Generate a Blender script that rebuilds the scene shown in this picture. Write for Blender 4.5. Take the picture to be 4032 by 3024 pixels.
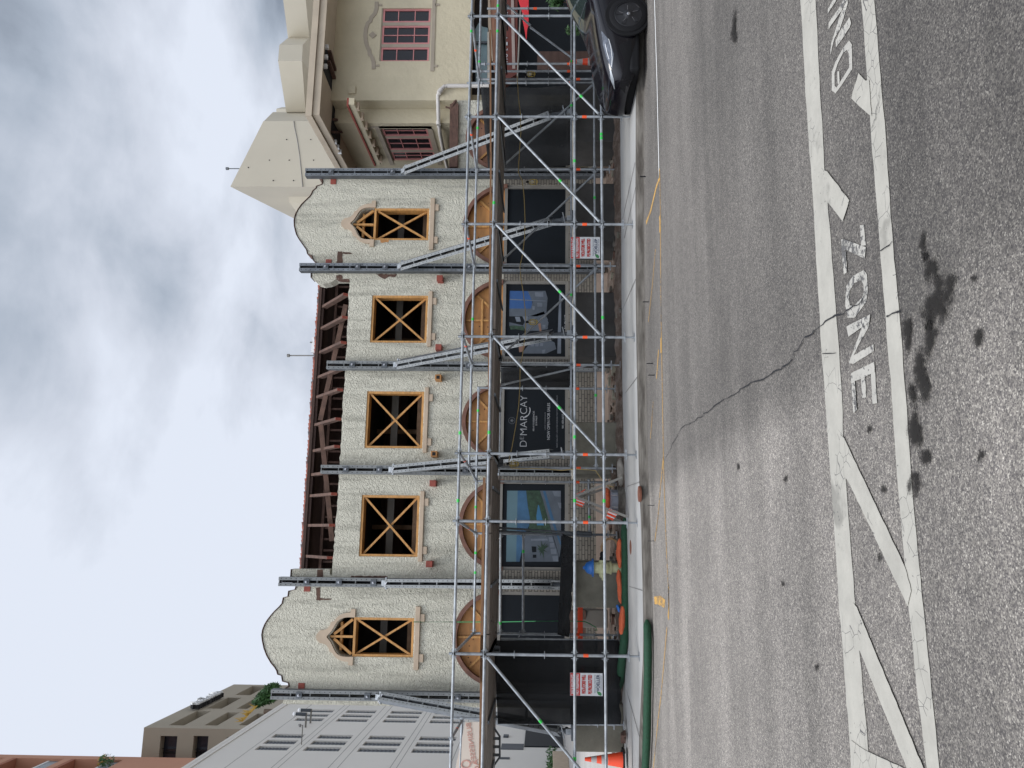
import bpy, bmesh, math, random
from mathutils import Vector, Matrix
from mathutils.geometry import tessellate_polygon
random.seed(7)
for o in list(bpy.data.objects): bpy.data.objects.remove(o)
S = bpy.context.scene; C = S.collection
# ---------------------------------------------------------------- camera (phone held on its side: the picture is turned a quarter)
FPX, PSI, XH, XPP, RHO, EYE = 3050.0, math.radians(11.07), 2146.0, 2076.0, .0072, 1.70
_p = math.atan((XH-XPP)/FPX)
H = Vector((math.sin(PSI), math.cos(PSI), 0)); Zv = Vector((0, 0, 1))
F = H*math.cos(_p)+Zv*math.sin(_p); R0 = Vector((math.cos(PSI), -math.sin(PSI), 0)); U0 = R0.cross(F)
EU = R0*math.cos(RHO)+U0*math.sin(RHO); EV = -R0*math.sin(RHO)+U0*math.cos(RHO)
CAM = Vector((0, 0, EYE))
cd = bpy.data.cameras.new('camera'); cam = bpy.data.objects.new('camera', cd); C.objects.link(cam)
cd.sensor_width = 36; cd.lens = FPX/4032*36; cd.shift_x = -(XPP-2016)/4032; cd.clip_start = .05; cd.clip_end = 3000
m = Matrix((-EV, EU, -F)).transposed().to_4x4(); m.translation = CAM; cam.matrix_world = m
S.camera = cam
S.view_settings.view_transform = 'Standard'; S.view_settings.look = 'None'; S.view_settings.exposure = 0.16; S.view_settings.gamma = 1
try: S.view_settings.use_curve_mapping = False
except Exception: pass
S.render.engine = 'CYCLES'; S.cycles.max_bounces = 6; S.cycles.transparent_max_bounces = 12
def ray(x, y): return F*FPX+EU*(1512-y)+EV*(XPP-x)
def PY(x, y, Y): d = ray(x, y); return CAM+d*(Y/d.y)
def PZ(x, y, z): d = ray(x, y); return CAM+d*((z-EYE)/d.z)
def PX(x, y, X): d = ray(x, y); return CAM+d*(X/d.x)
# ---------------------------------------------------------------- world: overcast sky, clouds by direction
W = bpy.data.worlds.new('World'); S.world = W; W.use_nodes = True
nt = W.node_tree; nt.nodes.clear(); N = nt.nodes.new; L = nt.links.new
SUN_EL, SUN_AZ = math.radians(64), math.radians(215)     # azimuth clockwise from +Y: behind and left of the camera
out = N('ShaderNodeOutputWorld'); bg = N('ShaderNodeBackground'); L(bg.outputs[0], out.inputs[0])
sky = N('ShaderNodeTexSky'); sky.sky_type = 'NISHITA'; sky.sun_disc = False; sky.sun_elevation = SUN_EL; sky.sun_rotation = SUN_AZ
tc = N('ShaderNodeTexCoord'); sep = N('ShaderNodeSeparateXYZ'); L(tc.outputs['Generated'], sep.inputs[0])
zz = N('ShaderNodeMath'); zz.operation = 'ADD'; zz.inputs[1].default_value = .22; L(sep.outputs[2], zz.inputs[0])
zm = N('ShaderNodeMath'); zm.operation = 'MAXIMUM'; zm.inputs[1].default_value = .12; L(zz.outputs[0], zm.inputs[0])
cmb = N('ShaderNodeCombineXYZ')
for i in (0, 1):
    d = N('ShaderNodeMath'); d.operation = 'DIVIDE'; L(sep.outputs[i], d.inputs[0]); L(zm.outputs[0], d.inputs[1]); L(d.outputs[0], cmb.inputs[i])
def noise(scale, det, rough, dist, off):
    mp = N('ShaderNodeMapping'); mp.inputs['Location'].default_value = off; mp.inputs['Scale'].default_value = (1, 1, 1); L(cmb.outputs[0], mp.inputs[0])
    n = N('ShaderNodeTexNoise'); n.inputs['Scale'].default_value = scale; n.inputs['Detail'].default_value = det
    n.inputs['Roughness'].default_value = rough; n.inputs['Distortion'].default_value = dist; L(mp.outputs[0], n.inputs['Vector']); return n
n1 = noise(1.25, 8, .50, .3, (2.9, 1.0, 0)); n2 = noise(3.1, 8, .55, .3, (7.1, 3.3, 0))
mx = N('ShaderNodeMath'); mx.operation = 'MULTIPLY_ADD'; mx.inputs[1].default_value = .42; L(n2.outputs[0], mx.inputs[0]); L(n1.outputs[0], mx.inputs[2])
# darker bank of cloud towards the right of the view (direction +X), brighter to the left
gx = N('ShaderNodeMath'); gx.operation = 'MULTIPLY_ADD'; gx.inputs[1].default_value = -.36; L(sep.outputs[0], gx.inputs[0]); L(mx.outputs[0], gx.inputs[2])
cr = N('ShaderNodeValToRGB'); L(gx.outputs[0], cr.inputs[0])
e = cr.color_ramp.elements; e[0].position = .35; e[0].color = (.245, .285, .35, 1); e[1].position = .66; e[1].color = (.725, .775, .875, 1)
a = cr.color_ramp.elements.new(.44); a.color = (.40, .455, .54, 1)
a = cr.color_ramp.elements.new(.56); a.color = (.60, .645, .735, 1)
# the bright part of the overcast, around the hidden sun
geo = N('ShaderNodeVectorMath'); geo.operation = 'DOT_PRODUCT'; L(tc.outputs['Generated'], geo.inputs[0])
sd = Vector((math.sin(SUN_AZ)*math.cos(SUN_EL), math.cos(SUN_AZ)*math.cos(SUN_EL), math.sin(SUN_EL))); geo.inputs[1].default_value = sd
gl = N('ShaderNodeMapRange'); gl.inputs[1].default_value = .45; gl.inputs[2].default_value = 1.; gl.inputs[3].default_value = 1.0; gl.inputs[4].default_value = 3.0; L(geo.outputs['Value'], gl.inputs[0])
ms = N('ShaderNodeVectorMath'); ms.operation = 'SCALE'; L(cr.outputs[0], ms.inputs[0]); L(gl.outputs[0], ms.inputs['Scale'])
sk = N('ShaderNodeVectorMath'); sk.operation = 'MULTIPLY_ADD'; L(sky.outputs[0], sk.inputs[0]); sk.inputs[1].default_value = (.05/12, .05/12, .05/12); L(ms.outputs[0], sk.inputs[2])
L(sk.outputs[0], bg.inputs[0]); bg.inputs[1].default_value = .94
sl = bpy.data.lights.new('sun', 'SUN'); sl.energy = 1.3; sl.angle = math.radians(16); sl.color = (1, .965, .92)
so = bpy.data.objects.new('sun', sl); C.objects.link(so); so.rotation_euler = (-sd).to_track_quat('-Z', 'Y').to_euler()
# ---------------------------------------------------------------- materials
def lin(c): return tuple((v/12.92 if v <= .04045 else ((v+.055)/1.055)**2.4) for v in [q/255 for q in c])
def mat(name, col, rough=.7, metal=0, var=.12, vs=3., bump=0, bs=40., col2=None, spec=.5, stretch=None, det=6, coat=0, bdist=.01, c2amt=(.45, .65)):
    """col: linear base colour; var: mottling; col2: second colour in blotches"""
    mt = bpy.data.materials.new(name); mt.use_nodes = True; t = mt.node_tree; b = t.nodes['Principled BSDF']
    b.inputs['Roughness'].default_value = rough; b.inputs['Metallic'].default_value = metal; b.inputs['Specular IOR Level'].default_value = spec
    if coat: b.inputs['Coat Weight'].default_value = coat; b.inputs['Coat Roughness'].default_value = .03
    tc = t.nodes.new('ShaderNodeTexCoord'); src = tc.outputs['Object']
    if stretch:
        mp = t.nodes.new('ShaderNodeMapping'); mp.inputs['Scale'].default_value = stretch; t.links.new(src, mp.inputs[0]); src = mp.outputs[0]
    n = t.nodes.new('ShaderNodeTexNoise'); n.inputs['Scale'].default_value = vs; n.inputs['Detail'].default_value = det; n.inputs['Roughness'].default_value = .6
    t.links.new(src, n.inputs['Vector'])
    r = t.nodes.new('ShaderNodeValToRGB'); t.links.new(n.outputs[0], r.inputs[0])
    c = Vector(col[:3])
    if col2:
        r.color_ramp.elements[0].position, r.color_ramp.elements[1].position = c2amt
        r.color_ramp.elements[0].color = (*c, 1); r.color_ramp.elements[1].color = (*col2[:3], 1)
    else:
        r.color_ramp.elements[0].position, r.color_ramp.elements[1].position = .3, .7
        r.color_ramp.elements[0].color = (*(c*(1-var)), 1); r.color_ramp.elements[1].color = (*(c*(1+var)), 1)
    t.links.new(r.outputs[0], b.inputs['Base Color'])
    if bump:
        n2 = t.nodes.new('ShaderNodeTexNoise'); n2.inputs['Scale'].default_value = bs; n2.inputs['Detail'].default_value = 4; t.links.new(src, n2.inputs['Vector'])
        bp = t.nodes.new('ShaderNodeBump'); bp.inputs['Strength'].default_value = bump; bp.inputs['Distance'].default_value = bdist
        t.links.new(n2.outputs[0], bp.inputs['Height']); t.links.new(bp.outputs[0], b.inputs['Normal'])
    return mt
M = {}
M['galv'] = mat('galvanised steel', (.30, .32, .335), .5, .45, .32, 9, .1, 60)
M['steel_dark'] = mat('dark painted steel', (.10, .11, .12), .5, .5, .3, 8)
M['soldier'] = mat('galvanised shoring beam', (.17, .185, .20), .55, .4, .25, 6)
M['soldier_light'] = mat('pale shoring beam', (.19, .20, .20), .65, .1, .18, 6)
M['hole'] = mat('punched hole', (.012, .012, .014), .9)
M['green'] = mat('green tape', (.03, .50, .07), .5); M['orange'] = mat('orange tape', (.90, .10, .02), .5)
M['deck'] = mat('worn deck plank', (.15, .125, .105), .75, 0, .45, 3, .3, 30, stretch=(.6, 6, 6))
M['toe'] = mat('toe board timber', (.20, .10, .045), .7, 0, .3, 4, stretch=(.5, 6, 6))
M['pine'] = mat('fresh pine', (.48, .245, .075), .6, 0, .25, 5, stretch=(1, 1, 5), det=4)
M['ply'] = mat('stained plywood', (.40, .185, .055), .55, 0, .25, 1.6, stretch=(1, 1, 4), det=5)
M['oldwood'] = mat('weathered dark timber', (.10, .055, .04), .85, 0, .45, 4, .5, 20, stretch=(2, 2, 6))
M['oldwood2'] = mat('weathered rafter', (.095, .052, .036), .85, 0, .4, 5, .5, 20)
M['board'] = mat('stained sheathing', (.06, .034, .026), .9, 0, .4, 2, .3, 12, stretch=(.5, 4, 4))
M['red'] = mat('red oxide paint', (.27, .062, .042), .7, 0, .22, 8)
M['tile'] = mat('clay tile', (.26, .07, .04), .75, 0, .5, 5, col2=(.05, .045, .045))
M['ringw'] = mat('brown arch ring', (.16, .075, .05), .7, 0, .3, 5)
M['tan'] = mat('tan trim paint', (.46, .36, .26), .7, 0, .1, 3, .1, 60)
M['taupe'] = mat('taupe trim paint', (.34, .29, .225), .75, 0, .1, 3, .1, 60)
M['beige'] = mat('beige stucco', (.52, .46, .325), .85, 0, .07, 1.2, .6, 9, bdist=.03)
M['beige2'] = mat('beige tower render', (.52, .48, .39), .85, 0, .05, .25, .1, 20)
M['fascia'] = mat('beige fascia board', (.44, .37, .28), .8, 0, .09, 2)
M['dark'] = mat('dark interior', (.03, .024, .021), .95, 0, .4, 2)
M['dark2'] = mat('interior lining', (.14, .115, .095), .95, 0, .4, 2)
M['pink'] = mat('pink window frame', (.52, .21, .20), .5, 0, .1, 5)
M['pane'] = mat('dark glass', (.012, .012, .016), .08, 0, .2, 3, spec=.5)
M['paneblue'] = mat('shop glass with painted sky', (.25, .36, .38), .12, 0, .2, 1.3)  # blue-grey glass with the sky's reflection painted into its colour
M['black'] = mat('black print', (.006, .0085, .0115), .6, 0, .15, 2, spec=.2)
M['frame'] = mat('grey window casing', (.18, .17, .15), .6, 0, .15, 3)
M['pinkbase'] = mat('pinkish plinth', (.36, .28, .225), .85, 0, .12, 3)
M['concrete'] = mat('old concrete', (.17, .16, .125), .9, 0, .28, 3, .3, 30)
M['concrete_top'] = mat('pale plank', (.50, .46, .38), .85, 0, .2, 6)
M['pave'] = mat('concrete pavement', (.37, .365, .35), .85, 0, .1, 1.3, .15, 80)
M['pave2'] = mat('far pavement', (.40, .38, .35), .9, 0, .12, .4)
M['kerb'] = mat('kerb concrete', (.165, .150, .128), .9, 0, .2, 5, .4, 60, col2=(.062, .053, .043), stretch=(.35, 2, 2), c2amt=(.34, .62))
M['dirt'] = mat('dirt and rubble', (.085, .058, .042), .98, 0, .5, 5, 1., 14, col2=(.20, .165, .14), bdist=.05, c2amt=(.45, .75))
M['white'] = mat('white paint', (.72, .71, .68), .7, 0, .06, 6)
M['sign_white'] = mat('sign white', (.70, .71, .71), .5, 0, .03); M['sign_red'] = mat('sign red', (.55, .035, .03), .5, 0, .05)
M['txt_dark'] = mat('dark lettering', (.03, .05, .10), .5); M['txt_red'] = mat('red lettering', (.50, .04, .03), .5)
M['txt_grey'] = mat('pale lettering', (.36, .37, .38), .5); M['txt_faint'] = mat('faint lettering', (.15, .16, .17), .5)
M['leafgreen'] = mat('sign green', (.04, .22, .07), .5)
M['yellowp'] = mat('yellow road paint', (.55, .31, .07), .8, 0, .3, 9)
M['wattle'] = mat('green mesh sock', (.004, .045, .017), .75, 0, .35, 30, .8, 60)
M['sand'] = mat('orange sandbag cloth', (.52, .10, .035), .75, 0, .18, 7, .7, 25, bdist=.02)
M['sack'] = mat('grey cloth sack', (.27, .245, .21), .9, 0, .3, 7, .8, 25, bdist=.03)
M['blue'] = mat('blue hydrant paint', (.02, .13, .42), .4, 0, .1, 6); M['cream'] = mat('cream hydrant paint', (.42, .42, .24), .5, 0, .15, 7)
M['rubber'] = mat('black rubber', (.009, .009, .010), .75, spec=.2); M['hose'] = mat('tan hose', (.25, .15, .07), .7)
M['cone'] = mat('orange cone', (.85, .075, .02), .5, 0, .06); M['reflective'] = mat('grey band', (.40, .38, .36), .4)
M['greybox'] = mat('grey painted metal', (.21, .225, .26), .5, .1, .08, 5)
M['cord'] = mat('yellow cord', (.42, .31, .12), .6); M['cage'] = mat('yellow lamp cage', (.50, .36, .06), .5); M['bulb'] = mat('unlit bulb', (.6, .58, .5), .2)
M['rope'] = mat('green rope', (.02, .20, .06), .7)
M['pvc'] = mat('white plastic pipe', (.56, .53, .49), .45, 0, .08, 5)
M['grey_wall'] = mat('grey rendered wall', (.66, .635, .59), .85, 0, .04, .15)
M['grey_dark'] = mat('grey window reveal', (.045, .052, .062), .6); M['lattice'] = mat('window lattice', (.15, .17, .19), .6); M['line'] = mat('joint line', (.20, .195, .185), .9)
M['tower_tan'] = mat('brown grey tower render', (.33, .29, .225), .9, 0, .06, .15); M['tower_dark'] = mat('tower dark glass', (.03, .033, .045), .2)
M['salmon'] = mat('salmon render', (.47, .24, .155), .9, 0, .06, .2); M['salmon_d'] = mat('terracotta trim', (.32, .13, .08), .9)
M['canvas'] = mat('pale banner cloth', (.60, .52, .44), .8, 0, .08, 1.5); M['canvas_txt'] = mat('show-through lettering', (.50, .27, .22), .8)
M['awning'] = mat('dark red awning', (.095, .022, .015), .8, 0, .2, 3); M['redcloth'] = mat('red cloth', (.60, .03, .04), .7, 0, .06)
M['stripe'] = mat('pale awning band', (.27, .215, .19), .8); M['shopwood'] = mat('brown timber boards', (.30, .15, .09), .75, 0, .3, 3, stretch=(.5, 5, 5))
M['leaf'] = mat('leaf', (.045, .11, .03), .6, 0, .5, 1.5); M['leaf2'] = mat('dry palm leaf', (.45, .28, .05), .7, 0, .3, 3); M['bark'] = mat('bark', (.12, .09, .065), .9)
M['carpaint'] = mat('black car paint', (.006, .0055, .008), .12, 0, .05, 2); M['glass'] = mat('car glass', (.02, .03, .028), .03, 0, .05, 2, spec=.9)
M['lamp'] = mat('headlamp lens', (.10, .11, .13), .06, .35, .5, 14); M['rim'] = mat('black wheel cover', (.016, .016, .018), .35, .1)
M['chrome'] = mat('silver badge', (.5, .5, .52), .2, .9)
M['cast'] = mat('cast iron', (.055, .05, .045), .7, .3); M['rust'] = mat('rust', (.16, .06, .035), .9)
M['stud'] = mat('stud timber', (.24, .15, .09), .85, 0, .3, 4)
M['skyp'] = mat('print sky', (.025, .08, .22), .4); M['seap'] = mat('print sea', (.028, .085, .16), .4, 0, .35, 2)
M['skyp2'] = mat('print pale sky', (.08, .145, .17), .4, 0, .12, 1); M['bldp'] = mat('print white building', (.075, .09, .11), .4, 0, .2, 3)
M['bldp2'] = mat('print shaded building', (.13, .15, .18), .4, 0, .2, 3); M['grnp'] = mat('print greenery', (.02, .045, .025), .4, 0, .6, 10)
M['woodp'] = mat('print terracotta', (.22, .12, .08), .4); M['poolp'] = mat('print pool', (.03, .13, .24), .4)
def net_mat(name, opac, col=(.012, .013, .014)):
    mt = bpy.data.materials.new(name); mt.use_nodes = True; t = mt.node_tree; b = t.nodes['Principled BSDF']
    b.inputs['Base Color'].default_value = (*col, 1); b.inputs['Roughness'].default_value = .9
    tr = t.nodes.new('ShaderNodeBsdfTransparent'); mi = t.nodes.new('ShaderNodeMixShader'); n = t.nodes.new('ShaderNodeTexNoise'); n.inputs['Scale'].default_value = 3
    tc = t.nodes.new('ShaderNodeTexCoord'); t.links.new(tc.outputs['Object'], n.inputs['Vector'])
    mr = t.nodes.new('ShaderNodeMapRange'); mr.inputs[3].default_value = opac-.15; mr.inputs[4].default_value = min(1, opac+.15); t.links.new(n.outputs[0], mr.inputs[0])
    t.links.new(mr.outputs[0], mi.inputs[0]); t.links.new(tr.outputs[0], mi.inputs[1]); t.links.new(b.outputs[0], mi.inputs[2])
    t.links.new(mi.outputs[0], t.nodes['Material Output'].inputs[0]); return mt
M['net'] = net_mat('black debris netting', .84, (.008, .009, .010)); M['net_dense'] = net_mat('gathered netting', .95)
def node_mat(name, rough=.85):
    mt = bpy.data.materials.new(name); mt.use_nodes = True; t = mt.node_tree; b = t.nodes['Principled BSDF']; b.inputs['Roughness'].default_value = rough
    return mt, t, b, t.nodes.new, t.links.new
def stucco():
    mt, t, b, N, L = node_mat('rough white stucco', .92)
    tc = N('ShaderNodeTexCoord')
    a = N('ShaderNodeTexNoise'); a.inputs['Scale'].default_value = 14; a.inputs['Detail'].default_value = 5; a.inputs['Roughness'].default_value = .62; a.inputs['Distortion'].default_value = 1.2; L(tc.outputs['Object'], a.inputs['Vector'])
    c = N('ShaderNodeTexNoise'); c.inputs['Scale'].default_value = 34; c.inputs['Detail'].default_value = 3; L(tc.outputs['Object'], c.inputs['Vector'])
    ad = N('ShaderNodeMath'); ad.operation = 'MULTIPLY_ADD'; ad.inputs[1].default_value = .45; L(c.outputs[0], ad.inputs[0]); L(a.outputs[0], ad.inputs[2])
    bp = N('ShaderNodeBump'); bp.inputs['Strength'].default_value = 1; bp.inputs['Distance'].default_value = .052; L(ad.outputs[0], bp.inputs['Height']); L(bp.outputs[0], b.inputs['Normal'])
    # dirt streaks running down and grime patches: part of the old paint
    mp = N('ShaderNodeMapping'); mp.inputs['Scale'].default_value = (3.2, 1, .35); L(tc.outputs['Object'], mp.inputs[0])
    s = N('ShaderNodeTexNoise'); s.inputs['Scale'].default_value = 1.3; s.inputs['Detail'].default_value = 8; s.inputs['Roughness'].default_value = .65; L(mp.outputs[0], s.inputs['Vector'])
    r = N('ShaderNodeValToRGB'); L(s.outputs[0], r.inputs[0]); e = r.color_ramp.elements
    e[0].position = .30; e[0].color = (.37, .355, .29, 1); e[1].position = .52; e[1].color = (.625, .60, .495, 1)
    # colour follows the relief: darker in the hollows, paler on the high points
    r2 = N('ShaderNodeMapRange'); r2.inputs[1].default_value = .35; r2.inputs[2].default_value = .62; r2.inputs[3].default_value = .90; r2.inputs[4].default_value = 1.02; L(a.outputs[0], r2.inputs[0])
    mu = N('ShaderNodeVectorMath'); mu.operation = 'SCALE'; L(r.outputs[0], mu.inputs[0]); L(r2.outputs[0], mu.inputs['Scale']); L(mu.outputs[0], b.inputs['Base Color'])
    return mt
M['stucco'] = stucco()
def brick():
    mt, t, b, N, L = node_mat('painted brick', .85)
    tc = N('ShaderNodeTexCoord'); sp = N('ShaderNodeSeparateXYZ'); L(tc.outputs['Object'], sp.inputs[0]); cm = N('ShaderNodeCombineXYZ'); L(sp.outputs[0], cm.inputs[0]); L(sp.outputs[2], cm.inputs[1])
    k = N('ShaderNodeTexBrick'); k.inputs['Scale'].default_value = 1; k.inputs['Brick Width'].default_value = .21; k.inputs['Row Height'].default_value = .068; k.inputs['Mortar Size'].default_value = .008
    k.inputs['Color1'].default_value = (.215, .195, .16, 1); k.inputs['Color2'].default_value = (.155, .14, .115, 1); k.inputs['Mortar'].default_value = (.05, .045, .04, 1); L(cm.outputs[0], k.inputs['Vector'])
    n = N('ShaderNodeTexNoise'); n.inputs['Scale'].default_value = 3; n.inputs['Detail'].default_value = 6; L(tc.outputs['Object'], n.inputs['Vector'])
    mr = N('ShaderNodeMapRange'); mr.inputs[3].default_value = .6; mr.inputs[4].default_value = 1.35; L(n.outputs[0], mr.inputs[0])
    mu = N('ShaderNodeVectorMath'); mu.operation = 'SCALE'; L(k.outputs['Color'], mu.inputs[0]); L(mr.outputs[0], mu.inputs['Scale']); L(mu.outputs[0], b.inputs['Base Color'])
    bp = N('ShaderNodeBump'); bp.inputs['Strength'].default_value = .6; bp.inputs['Distance'].default_value = .008; iv = N('ShaderNodeMath'); iv.operation = 'SUBTRACT'; iv.inputs[0].default_value = 1; L(k.outputs['Fac'], iv.inputs[1]); L(iv.outputs[0], bp.inputs['Height']); L(bp.outputs[0], b.inputs['Normal'])
    return mt
M['brick'] = brick()
# seam line of the two asphalt patches, in world x,y
_a, _b = PZ(3404, 1167, 0), PZ(2619, 1803, 0)
def asphalt():
    mt, t, b, N, L = node_mat('asphalt', .88)
    tc = N('ShaderNodeTexCoord'); P = tc.outputs['Object']
    def no(sc, det=4, ro=.6, di=0, st=None):
        src = P
        if st: mp = N('ShaderNodeMapping'); mp.inputs['Scale'].default_value = st; L(P, mp.inputs[0]); src = mp.outputs[0]
        n = N('ShaderNodeTexNoise'); n.inputs['Scale'].default_value = sc; n.inputs['Detail'].default_value = det; n.inputs['Roughness'].default_value = ro; n.inputs['Distortion'].default_value = di; L(src, n.inputs['Vector']); return n.outputs[0]
    v = N('ShaderNodeTexVoronoi'); v.inputs['Scale'].default_value = 150; L(P, v.inputs['Vector'])
    bw = N('ShaderNodeSeparateColor'); L(v.outputs['Color'], bw.inputs[0])
    r = N('ShaderNodeValToRGB'); L(bw.outputs[0], r.inputs[0]); e = r.color_ramp.elements
    e[0].position = 0; e[0].color = (.046, .041, .039, 1); e[1].position = 1; e[1].color = (.25, .23, .197, 1)
    x = e.new(.4); x.color = (.088, .079, .070, 1); x = e.new(.75); x.color = (.128, .115, .099, 1); x = e.new(.92); x.color = (.17, .155, .132, 1)
    # second, coarser speckle
    v2 = N('ShaderNodeTexVoronoi'); v2.inputs['Scale'].default_value = 62; L(P, v2.inputs['Vector']); b2 = N('ShaderNodeSeparateColor'); L(v2.outputs['Color'], b2.inputs[0])
    g2 = N('ShaderNodeMapRange'); g2.inputs[3].default_value = .82; g2.inputs[4].default_value = 1.2; L(b2.outputs[0], g2.inputs[0])
    # wheel tracks and mottling
    st = no(1.0, 5, .55, .2, (.12, 1.6, 1)); g3 = N('ShaderNodeMapRange'); g3.inputs[1].default_value = .3; g3.inputs[2].default_value = .7; g3.inputs[3].default_value = .78; g3.inputs[4].default_value = 1.25; L(st, g3.inputs[0])
    sm = no(.5, 6, .6); g4 = N('ShaderNodeMapRange'); g4.inputs[1].default_value = .3; g4.inputs[2].default_value = .7; g4.inputs[3].default_value = .8; g4.inputs[4].default_value = 1.2; L(sm, g4.inputs[0])
    # newer paler patch left of the seam
    dx, dy = _b.x-_a.x, _b.y-_a.y; nx, ny = -dy, dx; ln = math.hypot(nx, ny); nx /= ln; ny /= ln
    if nx > 0: nx, ny = -nx, -ny
    dp = N('ShaderNodeVectorMath'); dp.operation = 'DOT_PRODUCT'; L(P, dp.inputs[0]); dp.inputs[1].default_value = (nx, ny, 0)
    wob = no(1.2, 5); wa = N('ShaderNodeMath'); wa.operation = 'MULTIPLY_ADD'; wa.inputs[1].default_value = .5; L(wob, wa.inputs[0]); L(dp.outputs['Value'], wa.inputs[2])
    c0 = nx*_a.x+ny*_a.y+.35
    g5 = N('ShaderNodeMapRange'); g5.interpolation_type = 'SMOOTHSTEP'; g5.inputs[1].default_value = c0; g5.inputs[2].default_value = c0+.45; g5.inputs[3].default_value = .88; g5.inputs[4].default_value = 1.5; L(wa.outputs[0], g5.inputs[0])
    # colour grows paler from the near side of the lane to the far side
    sy = N('ShaderNodeSeparateXYZ'); L(P, sy.inputs[0]); g6 = N('ShaderNodeMapRange'); g6.inputs[1].default_value = 3.0; g6.inputs[2].default_value = 9.5; g6.inputs[3].default_value = .97; g6.inputs[4].default_value = 1.36; L(sy.outputs[1], g6.inputs[0])
    cur = r.outputs[0]
    g7n = no(9, 5, .7, .6); g7 = N('ShaderNodeMapRange'); g7.inputs[1].default_value = .3; g7.inputs[2].default_value = .7; g7.inputs[3].default_value = .88; g7.inputs[4].default_value = 1.11; L(g7n, g7.inputs[0])
    for g in (g2, g3, g4, g5, g6, g7):
        m_ = N('ShaderNodeVectorMath'); m_.operation = 'SCALE'; L(cur, m_.inputs[0]); L(g.outputs[0], m_.inputs['Scale']); cur = m_.outputs[0]
    L(cur, b.inputs['Base Color'])
    bp = N('ShaderNodeBump'); bp.inputs['Strength'].default_value = .8; bp.inputs['Distance'].default_value = .012; L(g7n, bp.inputs['Height']); L(bp.outputs[0], b.inputs['Normal'])
    return mt
M['asphalt'] = asphalt()
def roadpaint(name, base, wear):
    mt, t, b, N, L = node_mat(name, .75)
    tc = N('ShaderNodeTexCoord'); n = N('ShaderNodeTexNoise'); n.inputs['Scale'].default_value = 28; n.inputs['Detail'].default_value = 6; n.inputs['Roughness'].default_value = .75; L(tc.outputs['Object'], n.inputs['Vector'])
    n3 = N('ShaderNodeTexNoise'); n3.inputs['Scale'].default_value = 1.7; n3.inputs['Detail'].default_value = 4; L(tc.outputs['Object'], n3.inputs['Vector'])
    ad = N('ShaderNodeMath'); ad.operation = 'MULTIPLY_ADD'; ad.inputs[1].default_value = .5; L(n3.outputs[0], ad.inputs[0]); L(n.outputs[0], ad.inputs[2])
    v = N('ShaderNodeTexVoronoi'); v.feature = 'DISTANCE_TO_EDGE'; v.inputs['Scale'].default_value = 12; nn = N('ShaderNodeMix'); nn.data_type = 'VECTOR'; nn.inputs[0].default_value = .12; L(tc.outputs['Object'], nn.inputs[4]); L(n3.outputs['Color'], nn.inputs[5]); L(nn.outputs[1], v.inputs['Vector'])
    lt = N('ShaderNodeMath'); lt.operation = 'LESS_THAN'; lt.inputs[1].default_value = .012; L(v.outputs[0], lt.inputs[0])
    gt = N('ShaderNodeMath'); gt.operation = 'GREATER_THAN'; gt.inputs[1].default_value = wear; L(ad.outputs[0], gt.inputs[0])
    n4 = N('ShaderNodeTexNoise'); n4.inputs['Scale'].default_value = 2.6; L(tc.outputs['Object'], n4.inputs['Vector']); g4 = N('ShaderNodeMath'); g4.operation = 'GREATER_THAN'; g4.inputs[1].default_value = .54; L(n4.outputs[0], g4.inputs[0])
    an = N('ShaderNodeMath'); an.operation = 'MULTIPLY'; L(lt.outputs[0], an.inputs[0]); L(g4.outputs[0], an.inputs[1])
    mxm = N('ShaderNodeMath'); mxm.operation = 'MAXIMUM'; L(an.outputs[0], mxm.inputs[0]); L(gt.outputs[0], mxm.inputs[1])
    mi = N('ShaderNodeMix'); mi.data_type = 'RGBA'; L(mxm.outputs[0], mi.inputs[0]); dk = N('ShaderNodeMix'); dk.data_type = 'RGBA'; dk.blend_type = 'MULTIPLY'; dk.inputs[0].default_value = 1; dk.inputs[6].default_value = (*base, 1); rr_ = N('ShaderNodeMapRange'); rr_.inputs[1].default_value = .62; rr_.inputs[2].default_value = .66; rr_.inputs[3].default_value = 1; rr_.inputs[4].default_value = .66; L(n3.outputs[0], rr_.inputs[0]); L(rr_.outputs[0], dk.inputs[7]); dn = N('ShaderNodeTexNoise'); dn.inputs['Scale'].default_value = 5; dn.inputs['Detail'].default_value = 8; dn.inputs['Roughness'].default_value = .7; L(tc.outputs['Object'], dn.inputs['Vector']); dr = N('ShaderNodeMapRange'); dr.inputs[1].default_value = .3; dr.inputs[2].default_value = .7; dr.inputs[3].default_value = .84; dr.inputs[4].default_value = 1.1; L(dn.outputs[0], dr.inputs[0]); ds = N('ShaderNodeVectorMath'); ds.operation = 'SCALE'; L(dk.outputs[2], ds.inputs[0]); L(dr.outputs[0], ds.inputs['Scale']); L(ds.outputs[0], mi.inputs[6]); mi.inputs[7].default_value = (.10, .095, .09, 1); L(mi.outputs[2], b.inputs['Base Color'])
    return mt
M['roadwhite'] = roadpaint('white road paint', (.375, .355, .305), .93); M['roadworn'] = roadpaint('worn stencil paint', (.39, .37, .325), .79)
M['yellowp'] = roadpaint('worn yellow road paint', (.58, .33, .08), .80)
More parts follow.
